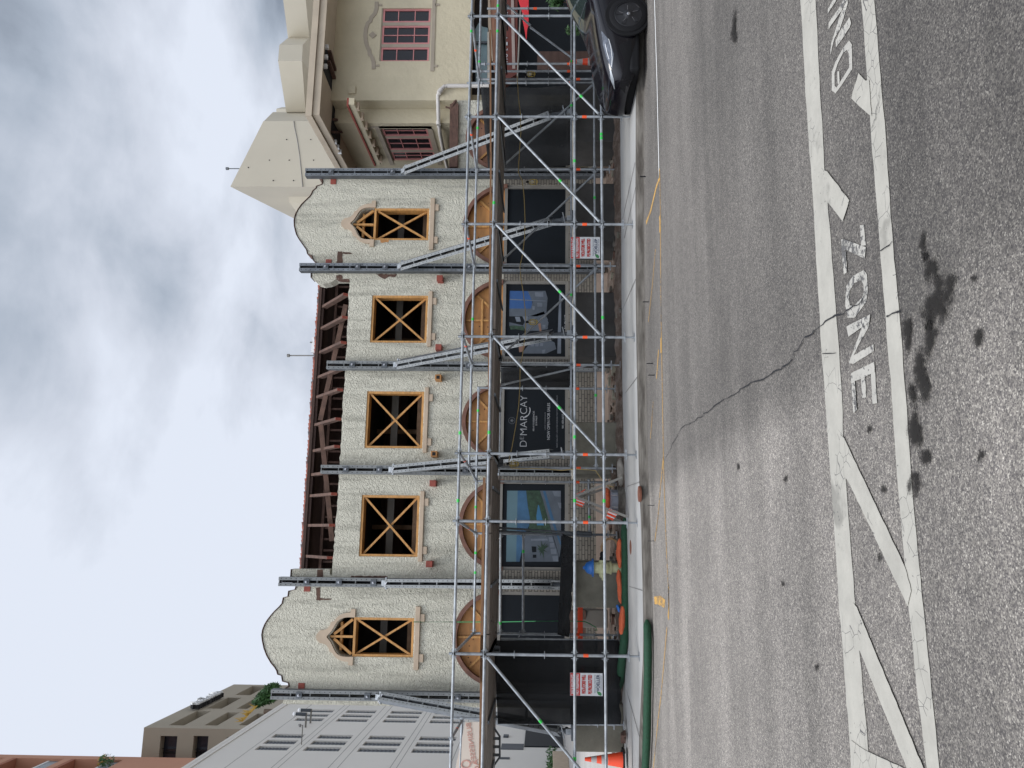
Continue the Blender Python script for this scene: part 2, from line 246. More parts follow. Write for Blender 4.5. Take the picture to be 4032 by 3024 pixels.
def stain_mat(name, col, thr):
    mt, t, b, N, L = node_mat(name, .55); b.inputs['Base Color'].default_value = (*col, 1); b.inputs['Specular IOR Level'].default_value = .2
    tc = N('ShaderNodeTexCoord'); n = N('ShaderNodeTexNoise'); n.inputs['Scale'].default_value = 13; n.inputs['Detail'].default_value = 9; n.inputs['Roughness'].default_value = .82; L(tc.outputs['Object'], n.inputs['Vector'])
    at = N('ShaderNodeAttribute'); at.attribute_name = 'fall'; ad = N('ShaderNodeMath'); ad.operation = 'MULTIPLY_ADD'; ad.inputs[1].default_value = .62; L(at.outputs['Fac'], ad.inputs[0]); nn = N('ShaderNodeMath'); nn.operation = 'MULTIPLY_ADD'; nn.inputs[1].default_value = 2.2; nn.inputs[2].default_value = -.6; L(n.outputs[0], nn.inputs[0]); L(nn.outputs[0], ad.inputs[2])
    mr = N('ShaderNodeMapRange'); mr.inputs[1].default_value = thr; mr.inputs[2].default_value = thr+.28; mr.inputs[4].default_value = .90; L(ad.outputs[0], mr.inputs[0])
    tr = N('ShaderNodeBsdfTransparent'); mi = N('ShaderNodeMixShader'); L(mr.outputs[0], mi.inputs[0]); L(tr.outputs[0], mi.inputs[1]); L(b.outputs[0], mi.inputs[2]); L(mi.outputs[0], t.nodes['Material Output'].inputs[0]); return mt
M['stain'] = stain_mat('wet oil stain', (.016, .014, .012), .72)
# ---------------------------------------------------------------- mesh builder
class MB:
    def __init__(s): s.v = []; s.f = []; s.mi = []; s.m = []; s.cur = 0
    def use(s, key):
        if key not in s.m: s.m.append(key)
        s.cur = s.m.index(key); return s
    def add(s, vs, fs):
        k = len(s.v); s.v += [tuple(v) for v in vs]; s.f += [tuple(i+k for i in f) for f in fs]; s.mi += [s.cur]*len(fs); return s
    def box(s, x0, x1, y0, y1, z0, z1):
        x0, x1 = sorted((x0, x1)); y0, y1 = sorted((y0, y1)); z0, z1 = sorted((z0, z1))
        return s.add([(x0, y0, z0), (x1, y0, z0), (x1, y1, z0), (x0, y1, z0), (x0, y0, z1), (x1, y0, z1), (x1, y1, z1), (x0, y1, z1)],
                     [(0, 3, 2, 1), (4, 5, 6, 7), (0, 1, 5, 4), (1, 2, 6, 5), (2, 3, 7, 6), (3, 0, 4, 7)])
    def beam(s, p, q, w, h, up=(0, 0, 1)):
        p = Vector(p); q = Vector(q); d = (q-p).normalized(); up = Vector(up)
        if abs(d.dot(up)) > .98: up = Vector((0, 1, 0))
        sd = d.cross(up).normalized()*w/2; u = sd.cross(d).normalized()*h/2
        vs = [p-sd-u, p+sd-u, p+sd+u, p-sd+u, q-sd-u, q+sd-u, q+sd+u, q-sd+u]
        return s.add(vs, [(0, 1, 2, 3), (4, 7, 6, 5), (0, 4, 5, 1), (1, 5, 6, 2), (2, 6, 7, 3), (3, 7, 4, 0)])
    def tube(s, p, q, r, n=10, r2=None):
        p = Vector(p); q = Vector(q); d = (q-p).normalized(); up = Vector((0, 0, 1)) if abs(d.z) < .9 else Vector((0, 1, 0))
        a = d.cross(up).normalized(); b = a.cross(d); r2 = r if r2 is None else r2; vs = []
        for k, (c, rr) in enumerate(((p, r), (q, r2))):
            for i in range(n): t = 2*math.pi*i/n; vs.append(c+a*math.cos(t)*rr+b*math.sin(t)*rr)
        fs = [(i, (i+1) % n, n+(i+1) % n, n+i) for i in range(n)]+[tuple(range(n))[::-1], tuple(range(n, 2*n))]
        return s.add(vs, fs)
    def path(s, pts, r, n=8, closed=False):
        pts = [Vector(p) for p in pts]; rings = []; vs = []
        for i, c in enumerate(pts):
            d = (pts[min(i+1, len(pts)-1)]-pts[max(i-1, 0)]).normalized(); up = Vector((0, 0, 1)) if abs(d.z) < .9 else Vector((0, 1, 0))
            a = d.cross(up).normalized(); b = a.cross(d); rr = r(i/(len(pts)-1)) if callable(r) else r
            for j in range(n): t = 2*math.pi*j/n; vs.append(c+a*math.cos(t)*rr+b*math.sin(t)*rr)
        fs = [(i*n+j, i*n+(j+1) % n, (i+1)*n+(j+1) % n, (i+1)*n+j) for i in range(len(pts)-1) for j in range(n)]
        fs += [tuple(range(n))[::-1], tuple(range((len(pts)-1)*n, len(pts)*n))]
        return s.add(vs, fs)
    def lathe(s, c, ax, prof, n=20):
        c = Vector(c); d = Vector(ax).normalized(); up = Vector((0, 0, 1)) if abs(d.z) < .9 else Vector((0, 1, 0)); a = d.cross(up).normalized(); b = a.cross(d); vs = []
        for (r, z) in prof:
            for j in range(n): t = 2*math.pi*j/n; vs.append(c+d*z+a*math.cos(t)*r+b*math.sin(t)*r)
        k = len(prof); fs = [(i*n+j, i*n+(j+1) % n, (i+1)*n+(j+1) % n, (i+1)*n+j) for i in range(k-1) for j in range(n)]
        fs += [tuple(range(n))[::-1], tuple(range((k-1)*n, k*n))]
        return s.add(vs, fs)
    def solid(s, outer, off, holes=()):
        """planar polygon (3D points) with holes, extruded by off"""
        off = Vector(off); loops = [[Vector(p) for p in outer]]+[[Vector(p) for p in h] for h in holes]
        flat = [p for l in loops for p in l]; n = len(flat)
        if holes:
            bm = bmesh.new(); bv = [bm.verts.new(p) for p in flat]; be = []; k0 = 0
            for l in loops:
                be += [bm.edges.new((bv[k0+i], bv[k0+(i+1) % len(l)])) for i in range(len(l))]; k0 += len(l)
            bm.verts.index_update(); bmesh.ops.triangle_fill(bm, use_beauty=True, use_dissolve=False, edges=be, normal=off.normalized())
            tris = [tuple(v.index for v in f.verts) for f in bm.faces]; bm.free()
        else: tris = tessellate_polygon(loops)
        vs = flat+[p+off for p in flat]; fs = [tuple(t) for t in tris]+[tuple(i+n for i in t[::-1]) for t in tris]; k = 0
        for l in loops:
            m_ = len(l)
            for i in range(m_): j = (i+1) % m_; fs.append((k+i, k+j, n+k+j, n+k+i))
            k += m_
        return s.add(vs, fs)
    def wallgrid(s, axis, pos, th, u0, u1, z0, z1, holes):
        """upright wall in the plane axis=pos, thickness th, with rectangular holes (ua, ub, za, zb)"""
        hs = [(max(min(a, b), u0), min(max(a, b), u1), max(min(c, d), z0), min(max(c, d), z1)) for a, b, c, d in holes]
        U = sorted({round(v, 4) for v in [u0, u1]+[h[0] for h in hs]+[h[1] for h in hs]}); Z = sorted({round(v, 4) for v in [z0, z1]+[h[2] for h in hs]+[h[3] for h in hs]})
        nu, nz = len(U)-1, len(Z)-1
        def solidc(i, j):
            if not (0 <= i < nu and 0 <= j < nz): return False
            u, z = (U[i]+U[i+1])/2, (Z[j]+Z[j+1])/2; return not any(a < u < b and c < z < d for a, b, c, d in hs)
        P = (lambda u, z, k: (pos+k*th, u, z)) if axis == 'x' else (lambda u, z, k: (u, pos+k*th, z))
        vs = [P(u, z, k) for k in (0, 1) for u in U for z in Z]; n = len(U)*len(Z); ix = lambda i, j, k: k*n+i*len(Z)+j; fs = []
        for i in range(nu):
            for j in range(nz):
                if not solidc(i, j): continue
                for k in (0, 1): fs.append((ix(i, j, k), ix(i+1, j, k), ix(i+1, j+1, k), ix(i, j+1, k)))
                if not solidc(i-1, j): fs.append((ix(i, j, 0), ix(i, j+1, 0), ix(i, j+1, 1), ix(i, j, 1)))
                if not solidc(i+1, j): fs.append((ix(i+1, j, 0), ix(i+1, j+1, 0), ix(i+1, j+1, 1), ix(i+1, j, 1)))
                if not solidc(i, j-1): fs.append((ix(i, j, 0), ix(i+1, j, 0), ix(i+1, j, 1), ix(i, j, 1)))
                if not solidc(i, j+1): fs.append((ix(i, j+1, 0), ix(i+1, j+1, 0), ix(i+1, j+1, 1), ix(i, j+1, 1)))
        return s.add(vs, fs)
    def flat(s, pts):
        tris = tessellate_polygon([[Vector(p) for p in pts]]); return s.add(pts, [tuple(t) for t in tris])
    def ribbon(s, pts, w, off):
        """flat band of width w along a polyline in the XZ plane, extruded by off"""
        pts = [Vector(p) for p in pts]; l = []; r = []
        for i, c in enumerate(pts):
            d = (pts[min(i+1, len(pts)-1)]-pts[max(i-1, 0)]).normalized(); q = Vector((-d.z, 0, d.x))*w/2; l.append(c+q); r.append(c-q)
        y = pts[0].y
        for p in l+r: p.y = y
        return s.solid(l+r[::-1], off)
    def build(s, name, parent=None, smooth=False, bevel=0, label=None, cat=None, group=None, kind=None, normals=True):
        me = bpy.data.meshes.new(name); me.from_pydata(s.v, [], s.f); me.update()
        for k in s.m: me.materials.append(M[k])
        me.polygons.foreach_set('material_index', s.mi)
        if normals:
            bm = bmesh.new(); bm.from_mesh(me); bmesh.ops.recalc_face_normals(bm, faces=bm.faces); bm.to_mesh(me); bm.free()
        if smooth:
            for p in me.polygons: p.use_smooth = True
            try: me.set_sharp_from_angle(angle=math.radians(40))
            except Exception: pass
        o = bpy.data.objects.new(name, me); C.objects.link(o)
        if parent: o.parent = parent; o.matrix_parent_inverse = Matrix.Translation(-parent.location) if parent.type == 'EMPTY' else Matrix()
        if bevel: md = o.modifiers.new('bevel', 'BEVEL'); md.width = bevel; md.segments = 2; md.limit_method = 'ANGLE'
        return tag(o, label, cat, group, kind)
def build_each(s, name, parent=None, tol=.006, **kw):
    """one object per separate piece of the builder's geometry"""
    par = list(range(len(s.v)))
    def fd(i):
        while par[i] != i: par[i] = par[par[i]]; i = par[i]
        return i
    for f in s.f:
        for j in f[1:]: par[fd(j)] = fd(f[0])
    isl = {}
    for k, f in enumerate(s.f): isl.setdefault(fd(f[0]), []).append(k)
    G_ = []
    for fs in isl.values():
        P = [s.v[i] for k in fs for i in s.f[k]]; G_.append([fs, [min(p[a] for p in P)-tol for a in range(3)], [max(p[a] for p in P)+tol for a in range(3)]])
    ch = True
    while ch:
        ch = False
        for i in range(len(G_)):
            for j in range(i+1, len(G_)):
                a, b = G_[i], G_[j]
                if all(a[1][q] <= b[2][q] and b[1][q] <= a[2][q] for q in range(3)):
                    a[0] = a[0]+b[0]; a[1] = [min(x, y) for x, y in zip(a[1], b[1])]; a[2] = [max(x, y) for x, y in zip(a[2], b[2])]; del G_[j]; ch = True; break
            if ch: break
    out = []
    for fs, _, _ in G_:
        n = MB(); n.m = list(s.m); ids = sorted({i for k in fs for i in s.f[k]}); mp = {v: i for i, v in enumerate(ids)}; n.v = [s.v[i] for i in ids]; n.f = [tuple(mp[i] for i in s.f[k]) for k in fs]; n.mi = [s.mi[k] for k in fs]
        us = sorted(set(n.mi)); n.m = [n.m[u] for u in us]; n.mi = [us.index(q) for q in n.mi]; out.append(n.build(name, parent, **kw))
    return out
def tag(o, label=None, cat=None, group=None, kind=None):
    for k, v in (('label', label), ('category', cat), ('group', group), ('kind', kind)):
        if v: o[k] = v
    return o
def thing(name, loc, label, cat, group=None):
    o = bpy.data.objects.new(name, None); C.objects.link(o); o.location = loc; o.empty_display_size = .2; return tag(o, label, cat, group)
def mb(key): return MB().use(key)
def text(s, name, loc, size, mkey, parent, width=None, face=(0, -1, 0), up=(0, 0, 1), mirror=False, ext=.002, bold=0, spacing=1):
    cu = bpy.data.curves.new(name, 'FONT'); cu.body = s; cu.size = size; cu.extrude = ext; cu.align_x = 'CENTER'; cu.align_y = 'CENTER'; cu.offset = bold; cu.space_character = spacing
    t = bpy.data.objects.new(name+'_tmp', cu); C.objects.link(t); bpy.context.view_layer.update()
    dg = bpy.context.evaluated_depsgraph_get(); me = bpy.data.meshes.new_from_object(t.evaluated_get(dg)); bpy.data.objects.remove(t); me.name = name
    xs = [v.co.x for v in me.vertices]; w = (max(xs)-min(xs)) or 1; k = (width/w) if width else 1
    n = Vector(face).normalized(); u = Vector(up).normalized(); r = u.cross(n)
    if mirror: r = -r
    loc = Vector(loc)
    for v in me.vertices: v.co = loc+r*v.co.x*k+u*v.co.y+n*v.co.z
    me.materials.clear(); me.materials.append(M[mkey]); o = bpy.data.objects.new(name, me); C.objects.link(o)
    if parent: o.parent = parent; o.matrix_parent_inverse = Matrix.Translation(-parent.location) if parent.type == 'EMPTY' else Matrix()
    return o
YF, YR, Y3, YW = 13.30, 15.25, 16.05, 18.45
def WZ(x, y, d=0): return PY(x, y, YW+d)
# ================================================================ SETTING
ZS, ZB, ZD = .12, .17, .19
def struct(s, name, **k): return s.build(name, kind='structure', **k)
s = mb('asphalt'); s.flat([(-120, -60, 0), (160, -60, 0), (160, 13.7, 0), (-120, 13.7, 0)]); struct(s, 'road')
s = mb('pave2'); s.flat([(-300, -300, -.03), (300, -300, -.03), (300, -60, -.03), (-300, -60, -.03)]); s.flat([(-300, 14.5, .14), (300, 14.5, .14), (300, 500, .14), (-300, 500, .14)]); struct(s, 'ground')
kb = [(2508, -400), (2504, 443), (2503, 800), (2504, 1200), (2509, 1500), (2516, 1850), (2526, 2095), (2531, 2317), (2534, 2470), (2532, 2600), (2524, 2760), (2518, 2900), (2515, 3060), (2512, 3400)]
bk = [(2441, -400), (2441, 464), (2445, 800), (2447, 1200), (2450, 1500), (2458, 1850), (2465, 2095), (2471, 2317), (2469, 2470), (2464, 2600), (2448, 2760), (2431, 2880), (2412, 3040), (2390, 3400)]
KB = [PZ(x, y, ZS) for x, y in kb]; BK = [PZ(x, y, ZB) for x, y in bk]
KB = [Vector((40, 13.1, ZS))]+KB+[Vector((-30, 13.6, ZS))]; BK = [Vector((40, 14.6, ZB))]+BK+[Vector((-30, 20, ZB))]
s = mb('pave')
for i in range(len(KB)-1): s.add([KB[i], KB[i+1], BK[i+1], BK[i]], [(0, 1, 2, 3)])
# tooled joints and cracks of the pavement
s.use('line')
for (a, b) in (((2458, 937), (2502, 738)), ((2449, 1225), (2502, 1100)), ((2450, 1565), (2508, 1485)), ((2470, 1915), (2517, 1898)), ((2472, 2307), (2527, 2325)), ((2450, 2655), (2517, 2900)), ((2452, 860), (2500, 640))):
    p, q = PZ(*a, ZS+.045), PZ(*b, ZS+.012); s.beam(p, q, .012, .006)
struct(s, 'pavement')
s = mb('kerb')
prof = [(0, ZS+.004), (-.13, ZS-.002), (-.15, ZS-.02), (-.175, .012), (-.26, -.003)]
rows = []
for i, p in enumerate(KB):
    d = (KB[min(i+1, len(KB)-1)]-KB[max(i-1, 0)]); nrm = Vector((d.y, -d.x, 0)).normalized()
    if nrm.y > 0: nrm = -nrm
    rows.append([Vector((p.x-nrm.x*a, p.y-nrm.y*a, z)) for a, z in prof])
for i in range(len(rows)-1):
    for j in range(len(prof)-1): s.add([rows[i][j], rows[i+1][j], rows[i+1][j+1], rows[i][j+1]], [(0, 1, 2, 3)])
s.use('hole')
for (x, y) in ((2528, 697), (2540, 1190), (2556, 1432), (2562, 1478), (2560, 1990), (2560, 2130), (2545, 2195)):
    p = PZ(x, y, .06); s.box(p.x-.004, p.x+.004, p.y-.035, p.y+.0, .0, .10)
struct(s, 'kerb', smooth=False)
# churned dirt between pavement and facade, an uneven grid
s = mb('dirt'); nx, ny = 150, 34; x0, x1 = -4.6, 13.5; g = []
from mathutils import noise as MN
for j in range(ny+1):
    for i in range(nx+1):
        x = x0+(x1-x0)*i/nx
        yb = None
        for k in range(len(BK)-1):
            if BK[k].x >= x >= BK[k+1].x: t = (BK[k].x-x)/(BK[k].x-BK[k+1].x); yb = BK[k].y+(BK[k+1].y-BK[k].y)*t; break
        y = yb-.02+(YW-yb+.1)*j/ny
        hgt = 0 if j == 0 else (.05*MN.noise(Vector((x*1.3, y*1.3, 0)))+.045*MN.noise(Vector((x*5, y*5, 3)))+.03*abs(MN.noise(Vector((x*13, y*13, 7)))))
        g.append((x, y, ZD-.01+hgt*min(1, j/3)+(.09 if x > 1.2 else .03)*math.exp(-((j-3.2)/1.6)**2)*(1+.5*MN.noise(Vector((x*3, 0, 0))))-(.01 if j == 0 else 0)))
s.add(g, [(j*(nx+1)+i, j*(nx+1)+i+1, (j+1)*(nx+1)+i+1, (j+1)*(nx+1)+i) for j in range(ny) for i in range(nx)])
struct(s, 'dirt_ground', smooth=True)
# rubble pieces scattered in the dirt
s = mb('dirt')
for k in range(260):
    x = random.uniform(-4, 9.5); y = random.uniform(15.0, 18.1); r = random.choice((.02, .03, .04, .06, .09)); s.use(random.choice(('dirt', 'concrete', 'kerb', 'oldwood')))
    a = random.random()*3; q = [Vector((x, y, ZD+r*.3))+Matrix.Rotation(a, 3, 'Z')@Vector((sx*r*random.uniform(.6, 1.5), sy*r*random.uniform(.5, 1), sz*r*.5)) for sx in (-1, 1) for sy in (-1, 1) for sz in (-1, 1)]
    s.add(q, [(0, 1, 3, 2), (4, 6, 7, 5), (0, 4, 5, 1), (2, 3, 7, 6), (0, 2, 6, 4), (1, 5, 7, 3)])
s.build('rubble', kind='stuff', label='broken earth and rubble lying in the strip between pavement and facade')
# ---- road markings (flat paint 4 mm above the asphalt)
def G(x, y, z=.004): return PZ(x, y, z)
A = lambda X, Y: (3000+X/1.6583, Y/1.6583)
B = lambda X, Y: (3100+X/1.6583, 900+Y/1.6583)
D = lambda X, Y: (2500+X/1.0888, 1500+Y/1.0888)
def strip(s, l, r, z):
    """band between two traced edges, each interpolated at the same picture rows"""
    def ip(t, y):
        for (xa, ya), (xb, yb) in zip(t[:-1], t[1:]):
            if ya <= y <= yb: return xa+(xb-xa)*(y-ya)/(yb-ya)
        (xa, ya), (xb, yb) = (t[0], t[1]) if y < t[0][1] else (t[-2], t[-1]); return xa+(xb-xa)*(y-ya)/(yb-ya)
    ys = list(range(-900, 4300, 60)); random.seed(3)
    a = [G(ip(l, y)+random.uniform(-1.6, 1.6), y, z) for y in ys]; b = [G(ip(r, y)+random.uniform(-1.6, 1.6), y, z) for y in ys]
    s.add(a+b, [(i, i+1, len(a)+i+1, len(a)+i) for i in range(len(a)-1)])
L1l = [(3152, 0), (3163, 211), (3175, 422), (3199, 754), (3206, 900), (3229, 1286), (3248, 1563), (3270, 1867), (3299, 2327), (3331, 2740), (3354, 3024)]
L1r = [(3211, 0), (3226, 302), (3247, 663), (3268, 900), (3296, 1286), (3313, 1500), (3320, 1720), (3342, 2050), (3368, 2382), (3420, 2956), (3426, 3024)]
L2l = [(3392, 0), (3413, 302), (3429, 513), (3462, 950), (3489, 1286), (3507, 1500), (3534, 1900), (3556, 2161), (3607, 2694), (3650, 3024)]
L2r = [(3442, 0), (3467, 302), (3488, 543), (3515, 950), (3546, 1286), (3562, 1500), (3593, 1941), (3620, 2235), (3657, 2602), (3699, 3024)]
s = mb('roadwhite'); strip(s, L1l, L1r, .004); strip(s, L2l, L2r, .004)
def jag(pts, amp=1.2, step=22):
    o = []
    for (a, b) in zip(pts, pts[1:]+pts[:1]):
        n = max(1, int(math.hypot(b[0]-a[0], b[1]-a[1])/step))
        for i in range(n): t = i/n; o.append((a[0]+(b[0]-a[0])*t+random.uniform(-amp, amp), a[1]+(b[1]-a[1])*t+random.uniform(-amp, amp)))
    return o
for q in ([A(400, 1110), A(425, 1120), A(570, 1305), A(527, 1445), A(432, 1325), A(400, 1300)], [A(630, 475), A(675, 527), A(700, 520), A(715, 760), A(695, 745), A(583, 645)],
          [D(880, 230), D(897, 245), D(960, 380), D(1157, 795), D(1185, 900), D(1168, 965), D(912, 425), D(890, 400)],
          [D(935, 950), D(952, 970), D(1012, 1120), D(1130, 1400), D(1240, 1670), D(1290, 1800), D(1230, 1810), D(1165, 1659), D(965, 1160), D(945, 1130)],
          [D(925, 1540), D(990, 1585), D(1150, 1659), D(1260, 1720), D(1230, 1800), D(1000, 1690), D(925, 1680)]):
    s.flat([G(x, y, .008) for x, y in jag(q)])
struct(s, 'road_marking')
def ring(outer, inner):  # letter O: quads between two loops with the same count
    return outer, inner
s = mb('roadworn')
Z1 = [[(3386, 888), (3402, 884), (3409, 966), (3391, 968)], [B(352, 72), B(366, 68), B(512, 122), B(505, 197), B(385, 140), B(353, 152)], [B(353, 152), B(384, 146), B(388, 285), B(370, 300)]]
N1 = [[B(385, 640), B(540, 560), B(534, 612), B(400, 706)], [B(541, 556), B(530, 645), B(478, 735), B(432, 830), B(410, 888), B(404, 868), B(430, 800), B(488, 640), B(510, 590)], [B(412, 880), B(430, 830), B(562, 754), B(564, 800), B(432, 882)]]
E1 = [[B(415, 945), B(567, 870), B(571, 938), B(416, 1008)], [B(418, 1000), B(440, 992), B(455, 1185), B(430, 1203)], [B(480, 978), B(508, 968), B(515, 1100), B(490, 1106)], [B(545, 945), B(573, 935), B(586, 1140), B(556, 1146)]]
G1 = [[A(492, 465), A(506, 465), A(506, 548), A(494, 548)]]
N2 = [[A(434, 190), A(436, 150), A(470, 95), A(500, 60), A(540, -20), A(560, -20), A(520, 70)], [A(556, -30), A(562, 20), A(510, 190), A(475, 250), A(446, 358), A(450, 290), A(500, 130), A(530, 40)], [A(572, 112), A(581, 150), A(572, 180), A(520, 260), A(484, 308), A(482, 268), A(512, 200)], [A(430, 88), A(432, 55), A(472, -15), A(496, -15)]]
for k_, q in enumerate(Z1+N1+E1+G1+N2): s.flat([G(x, y, .004+.0012*(k_ % 4)) for x, y in jag(q, .8, 16)])
for outer, inner in (([B(500, 270), B(520, 300), B(526, 400), B(515, 480), B(440, 582), B(395, 582), B(378, 500), B(385, 375), B(430, 308)], [B(482, 335), B(497, 365), B(500, 410), B(492, 445), B(432, 508), B(408, 500), B(402, 450), B(410, 400), B(440, 355)]),
                     ([A(570, 264), A(588, 292), A(590, 450), A(518, 560), A(480, 610), A(456, 590), A(456, 470), A(482, 400), A(530, 312)], [A(556, 325), A(567, 350), A(570, 440), A(510, 535), A(486, 572), A(475, 560), A(474, 480), A(495, 415), A(530, 345)])):
    n = len(outer); v = [G(x, y) for x, y in outer]+[G(x, y) for x, y in inner]; s.add(v, [(i, (i+1) % n, n+(i+1) % n, n+i) for i in range(n)])
# the rest of the word runs out of the picture: L O A D I
for dx, ch in enumerate('I'): s.flat([G(x, y) for x, y in [(3262, -60), (3330, -95), (3335, -70), (3268, -35)]])
struct(s, 'road_lettering')
s = mb('white')
def pline(s, pts, w, z=.004):
    P = [G(x, y, z) for x, y in pts]
    for a, b in zip(P[:-1], P[1:]):
        d = (b-a).normalized(); q = Vector((-d.y, d.x, 0))*w/2; s.add([a-q, b-q, b+q, a+q], [(0, 1, 2, 3)])
pline(s, [(2574, -500), (2577, 0), (2587, 330), (2595, 700), (2596, 675)], .055)
struct(s, 'parking_line')
s = mb('yellowp')
for pts, w in (([(2596, 665), (2597, 700), (2583, 740), (2562, 830), (2544, 878)], .07), ([(2598, 700), (2600, 830), (2602, 1200), (2605, 1380), (2608, 1560), (2612, 1800), (2616, 1960), (2625, 2190), (2632, 2330), (2633, 2440)], .035),
               ([(2597, 850), (2598, 870), (2598, 915)], .07), ([(2602, 1330), (2602, 1390)], .07), ([(2581, 980), (2568, 1127), (2560, 1200), (2553, 1267)], .03), ([(2593, 1377), (2585, 1491)], .05), ([(2572, 1580), (2561, 1727)], .03),
               ([(2612, 1800), (2602, 1900), (2590, 2040), (2578, 2132)], .05), ([(2632, 2300), (2633, 2400), (2631, 2435)], .08), ([(2626, 2470), (2602, 2746), (2590, 2840), (2572, 3030)], .035)): pline(s, pts, w)
s.flat([G(x, y) for x, y in jag([(2576, 2350), (2600, 2345), (2620, 2362), (2616, 2392), (2590, 2380), (2577, 2378)])])
struct(s, 'kerb_marking')
s = mb('hole')
random.seed(11)
def crack(pts, w, z=.010):
    o = []
    for a, b in zip(pts[:-1], pts[1:]):
        n = max(2, int(math.hypot(b[0]-a[0], b[1]-a[1])/14))
        for i in range(n): t = i/n; o.append((a[0]+(b[0]-a[0])*t+random.uniform(-4, 4), a[1]+(b[1]-a[1])*t+random.uniform(-4, 4)))
    o.append(pts[-1]); P = [G(x, y, z) for x, y in o]
    for a, b in zip(P[:-1], P[1:]):
        d = (b-a).normalized(); q = Vector((-d.y, d.x, 0))*w*random.uniform(.25, .9); s.add([a-q, b-q, b+q, a+q], [(0, 1, 2, 3)])
crack([(3404, 1150), (3390, 1190), (3330, 1225), (3251, 1266), (3169, 1330), (3120, 1400), (3108, 1430), (3060, 1460), (3006, 1492), (2941, 1514), (2880, 1560), (2821, 1592), (2760, 1640), (2684, 1684), (2619, 1803)], .007)
crack([(3488, 1248), (3510, 1235), (3545, 1225)], .007); crack([(3462, 985), (3490, 975), (3512, 950)], .004); crack([(3430, 520), (3455, 420), (3470, 330)], .003); crack([(3236, 1395), (3290, 1390)], .004)
struct(s, 'road_crack')
# wet stains
def stain(name, cx, cy, rx, ry, ang=0, n=28):
    v = [G(cx, cy, .011)]; fall = [1.0]; fs = []
    for k, f in ((.35, .8), (.7, .4), (1, 0)):
        for i in range(n):
            t = 2*math.pi*i/n; r = k*(1+.18*math.sin(3*t+cx)+.1*math.sin(5*t)); x = math.cos(t)*rx*r; y = math.sin(t)*ry*r
            v.append(G(cx+x*math.cos(ang)-y*math.sin(ang), cy+x*math.sin(ang)+y*math.cos(ang), .011)); fall.append(f)
    fs += [(0, 1+i, 1+(i+1) % n) for i in range(n)]
    for k in range(2): fs += [(1+k*n+i, 1+(k+1)*n+i, 1+(k+1)*n+(i+1) % n, 1+k*n+(i+1) % n) for i in range(n)]
    return v, fs, fall
V = []; FS = []; FA = []
random.seed(5)
for st in [(3695, 1190, 75, 165, .35), (3660, 1330, 40, 120, .2), (3625, 1480, 48, 170, -.05), (3572, 1310, 30, 110, 0), (3600, 1690, 42, 150, -.1), (3590, 1560, 25, 80, 0), (3660, 1060, 40, 90, 0), (3640, 1800, 30, 60, 0), (3600, 1900, 35, 80, 0), (3850, 1325, 28, 60, .2), (3860, 1790, 20, 42, .2), (3630, 960, 14, 60, 0), (3640, 1010, 22, 26, 0), (3830, 1100, 16, 24, 0), (2890, 120, 16, 90, 0),
           (3475, 1925, 12, 26, 0), (3460, 2190, 10, 24, 0), (3420, 1690, 10, 24, 0), (3090, 1890, 10, 25, 0), (3080, 2300, 8, 18, 0), (2905, 1840, 5, 25, 0), (3215, 2630, 8, 25, 0)]+[(random.uniform(2700, 3950), random.uniform(1200, 3000), random.uniform(3, 9), random.uniform(10, 26), 0) for _ in range(0)]:
    v, f, a = stain('s', *st); k = len(V); V += v; FA += a; FS += [tuple(i+k for i in q) for q in f]
s = mb('stain').add(V, FS); o = struct(s, 'road_stain'); at = o.data.attributes.new('fall', 'FLOAT', 'POINT'); at.data.foreach_set('value', FA)
# dirty patches where paint has been scuffed on the near line
# utility slots and rust marks in the pavement
s = mb('cast')
for (x, y, w, l) in ((2471, 1743, .05, .42),): p = PZ(x, y, ZS+.03); s.box(p.x-l/2, p.x+l/2, p.y-w, p.y+w, ZS, ZS+.034)
s.use('rust')
for (x, y) in ((2484, 2155), (2473, 2247), (2516, 1945)): p = PZ(x, y, ZS+.03); s.lathe((p.x, p.y, ZS), (0, 0, 1), [(.13, 0), (.13, .036), (.12, .04)], 16)
struct(s, 'pavement_cover')

# ================================================================ THE BRACED FACADE
bld = thing('facade_building', (2, YW, .2), 'two storey white stucco facade with curved gables, held up by steel beams', 'building')
ZBOT = .12
def W2(x, y): p = WZ(x, y); return Vector((p.x, YW, p.z))
XL = W2(1500, 2779).x; XR = W2(1500, 662).x; XR2 = W2(1850, 395).x
sil = [(1800, 395), (1803, 420), (1806, 520), (1806, 662)]
out_ = [Vector((XR2, YW, ZBOT))]+[W2(x, y) for x, y in sil[:-1]]+[Vector((XR, YW, W2(1806, 662).z)), Vector((XR, YW, W2(1258, 663).z))]
top = [(1258, 680), (1258, 700), (1272, 706), (1274, 716), (1270, 727), (1250, 733), (1247, 742), (1234, 752), (1230, 763), (1222, 775), (1206, 790), (1190, 806), (1177, 824), (1166, 845), (1161, 868), (1162, 890), (1166, 908), (1171, 925), (1182, 944), (1196, 964), (1210, 984), (1214, 1000), (1231, 1007), (1236, 1024), (1252, 1038), (1252, 1055), (1228, 1074), (1228, 1093), (1249, 1113)]
top += [(1270, 1118), (1300, 1112), (1322, 1100), (1374, 1098)]
edge = [(1374, 1120), (1372, 1200), (1366, 1320), (1360, 1450), (1354, 1545), (1347, 1620), (1342, 1740), (1335, 1850), (1327, 1990), (1320, 2080), (1312, 2180), (1307, 2240)]
random.seed(2)
for a, b in zip(edge[:-1], edge[1:]):
    n = max(1, int((b[1]-a[1])/14))
    top += [(a[0]+(b[0]-a[0])*i/n+random.uniform(-2.5, 2.5), a[1]+(b[1]-a[1])*i/n) for i in range(n)]
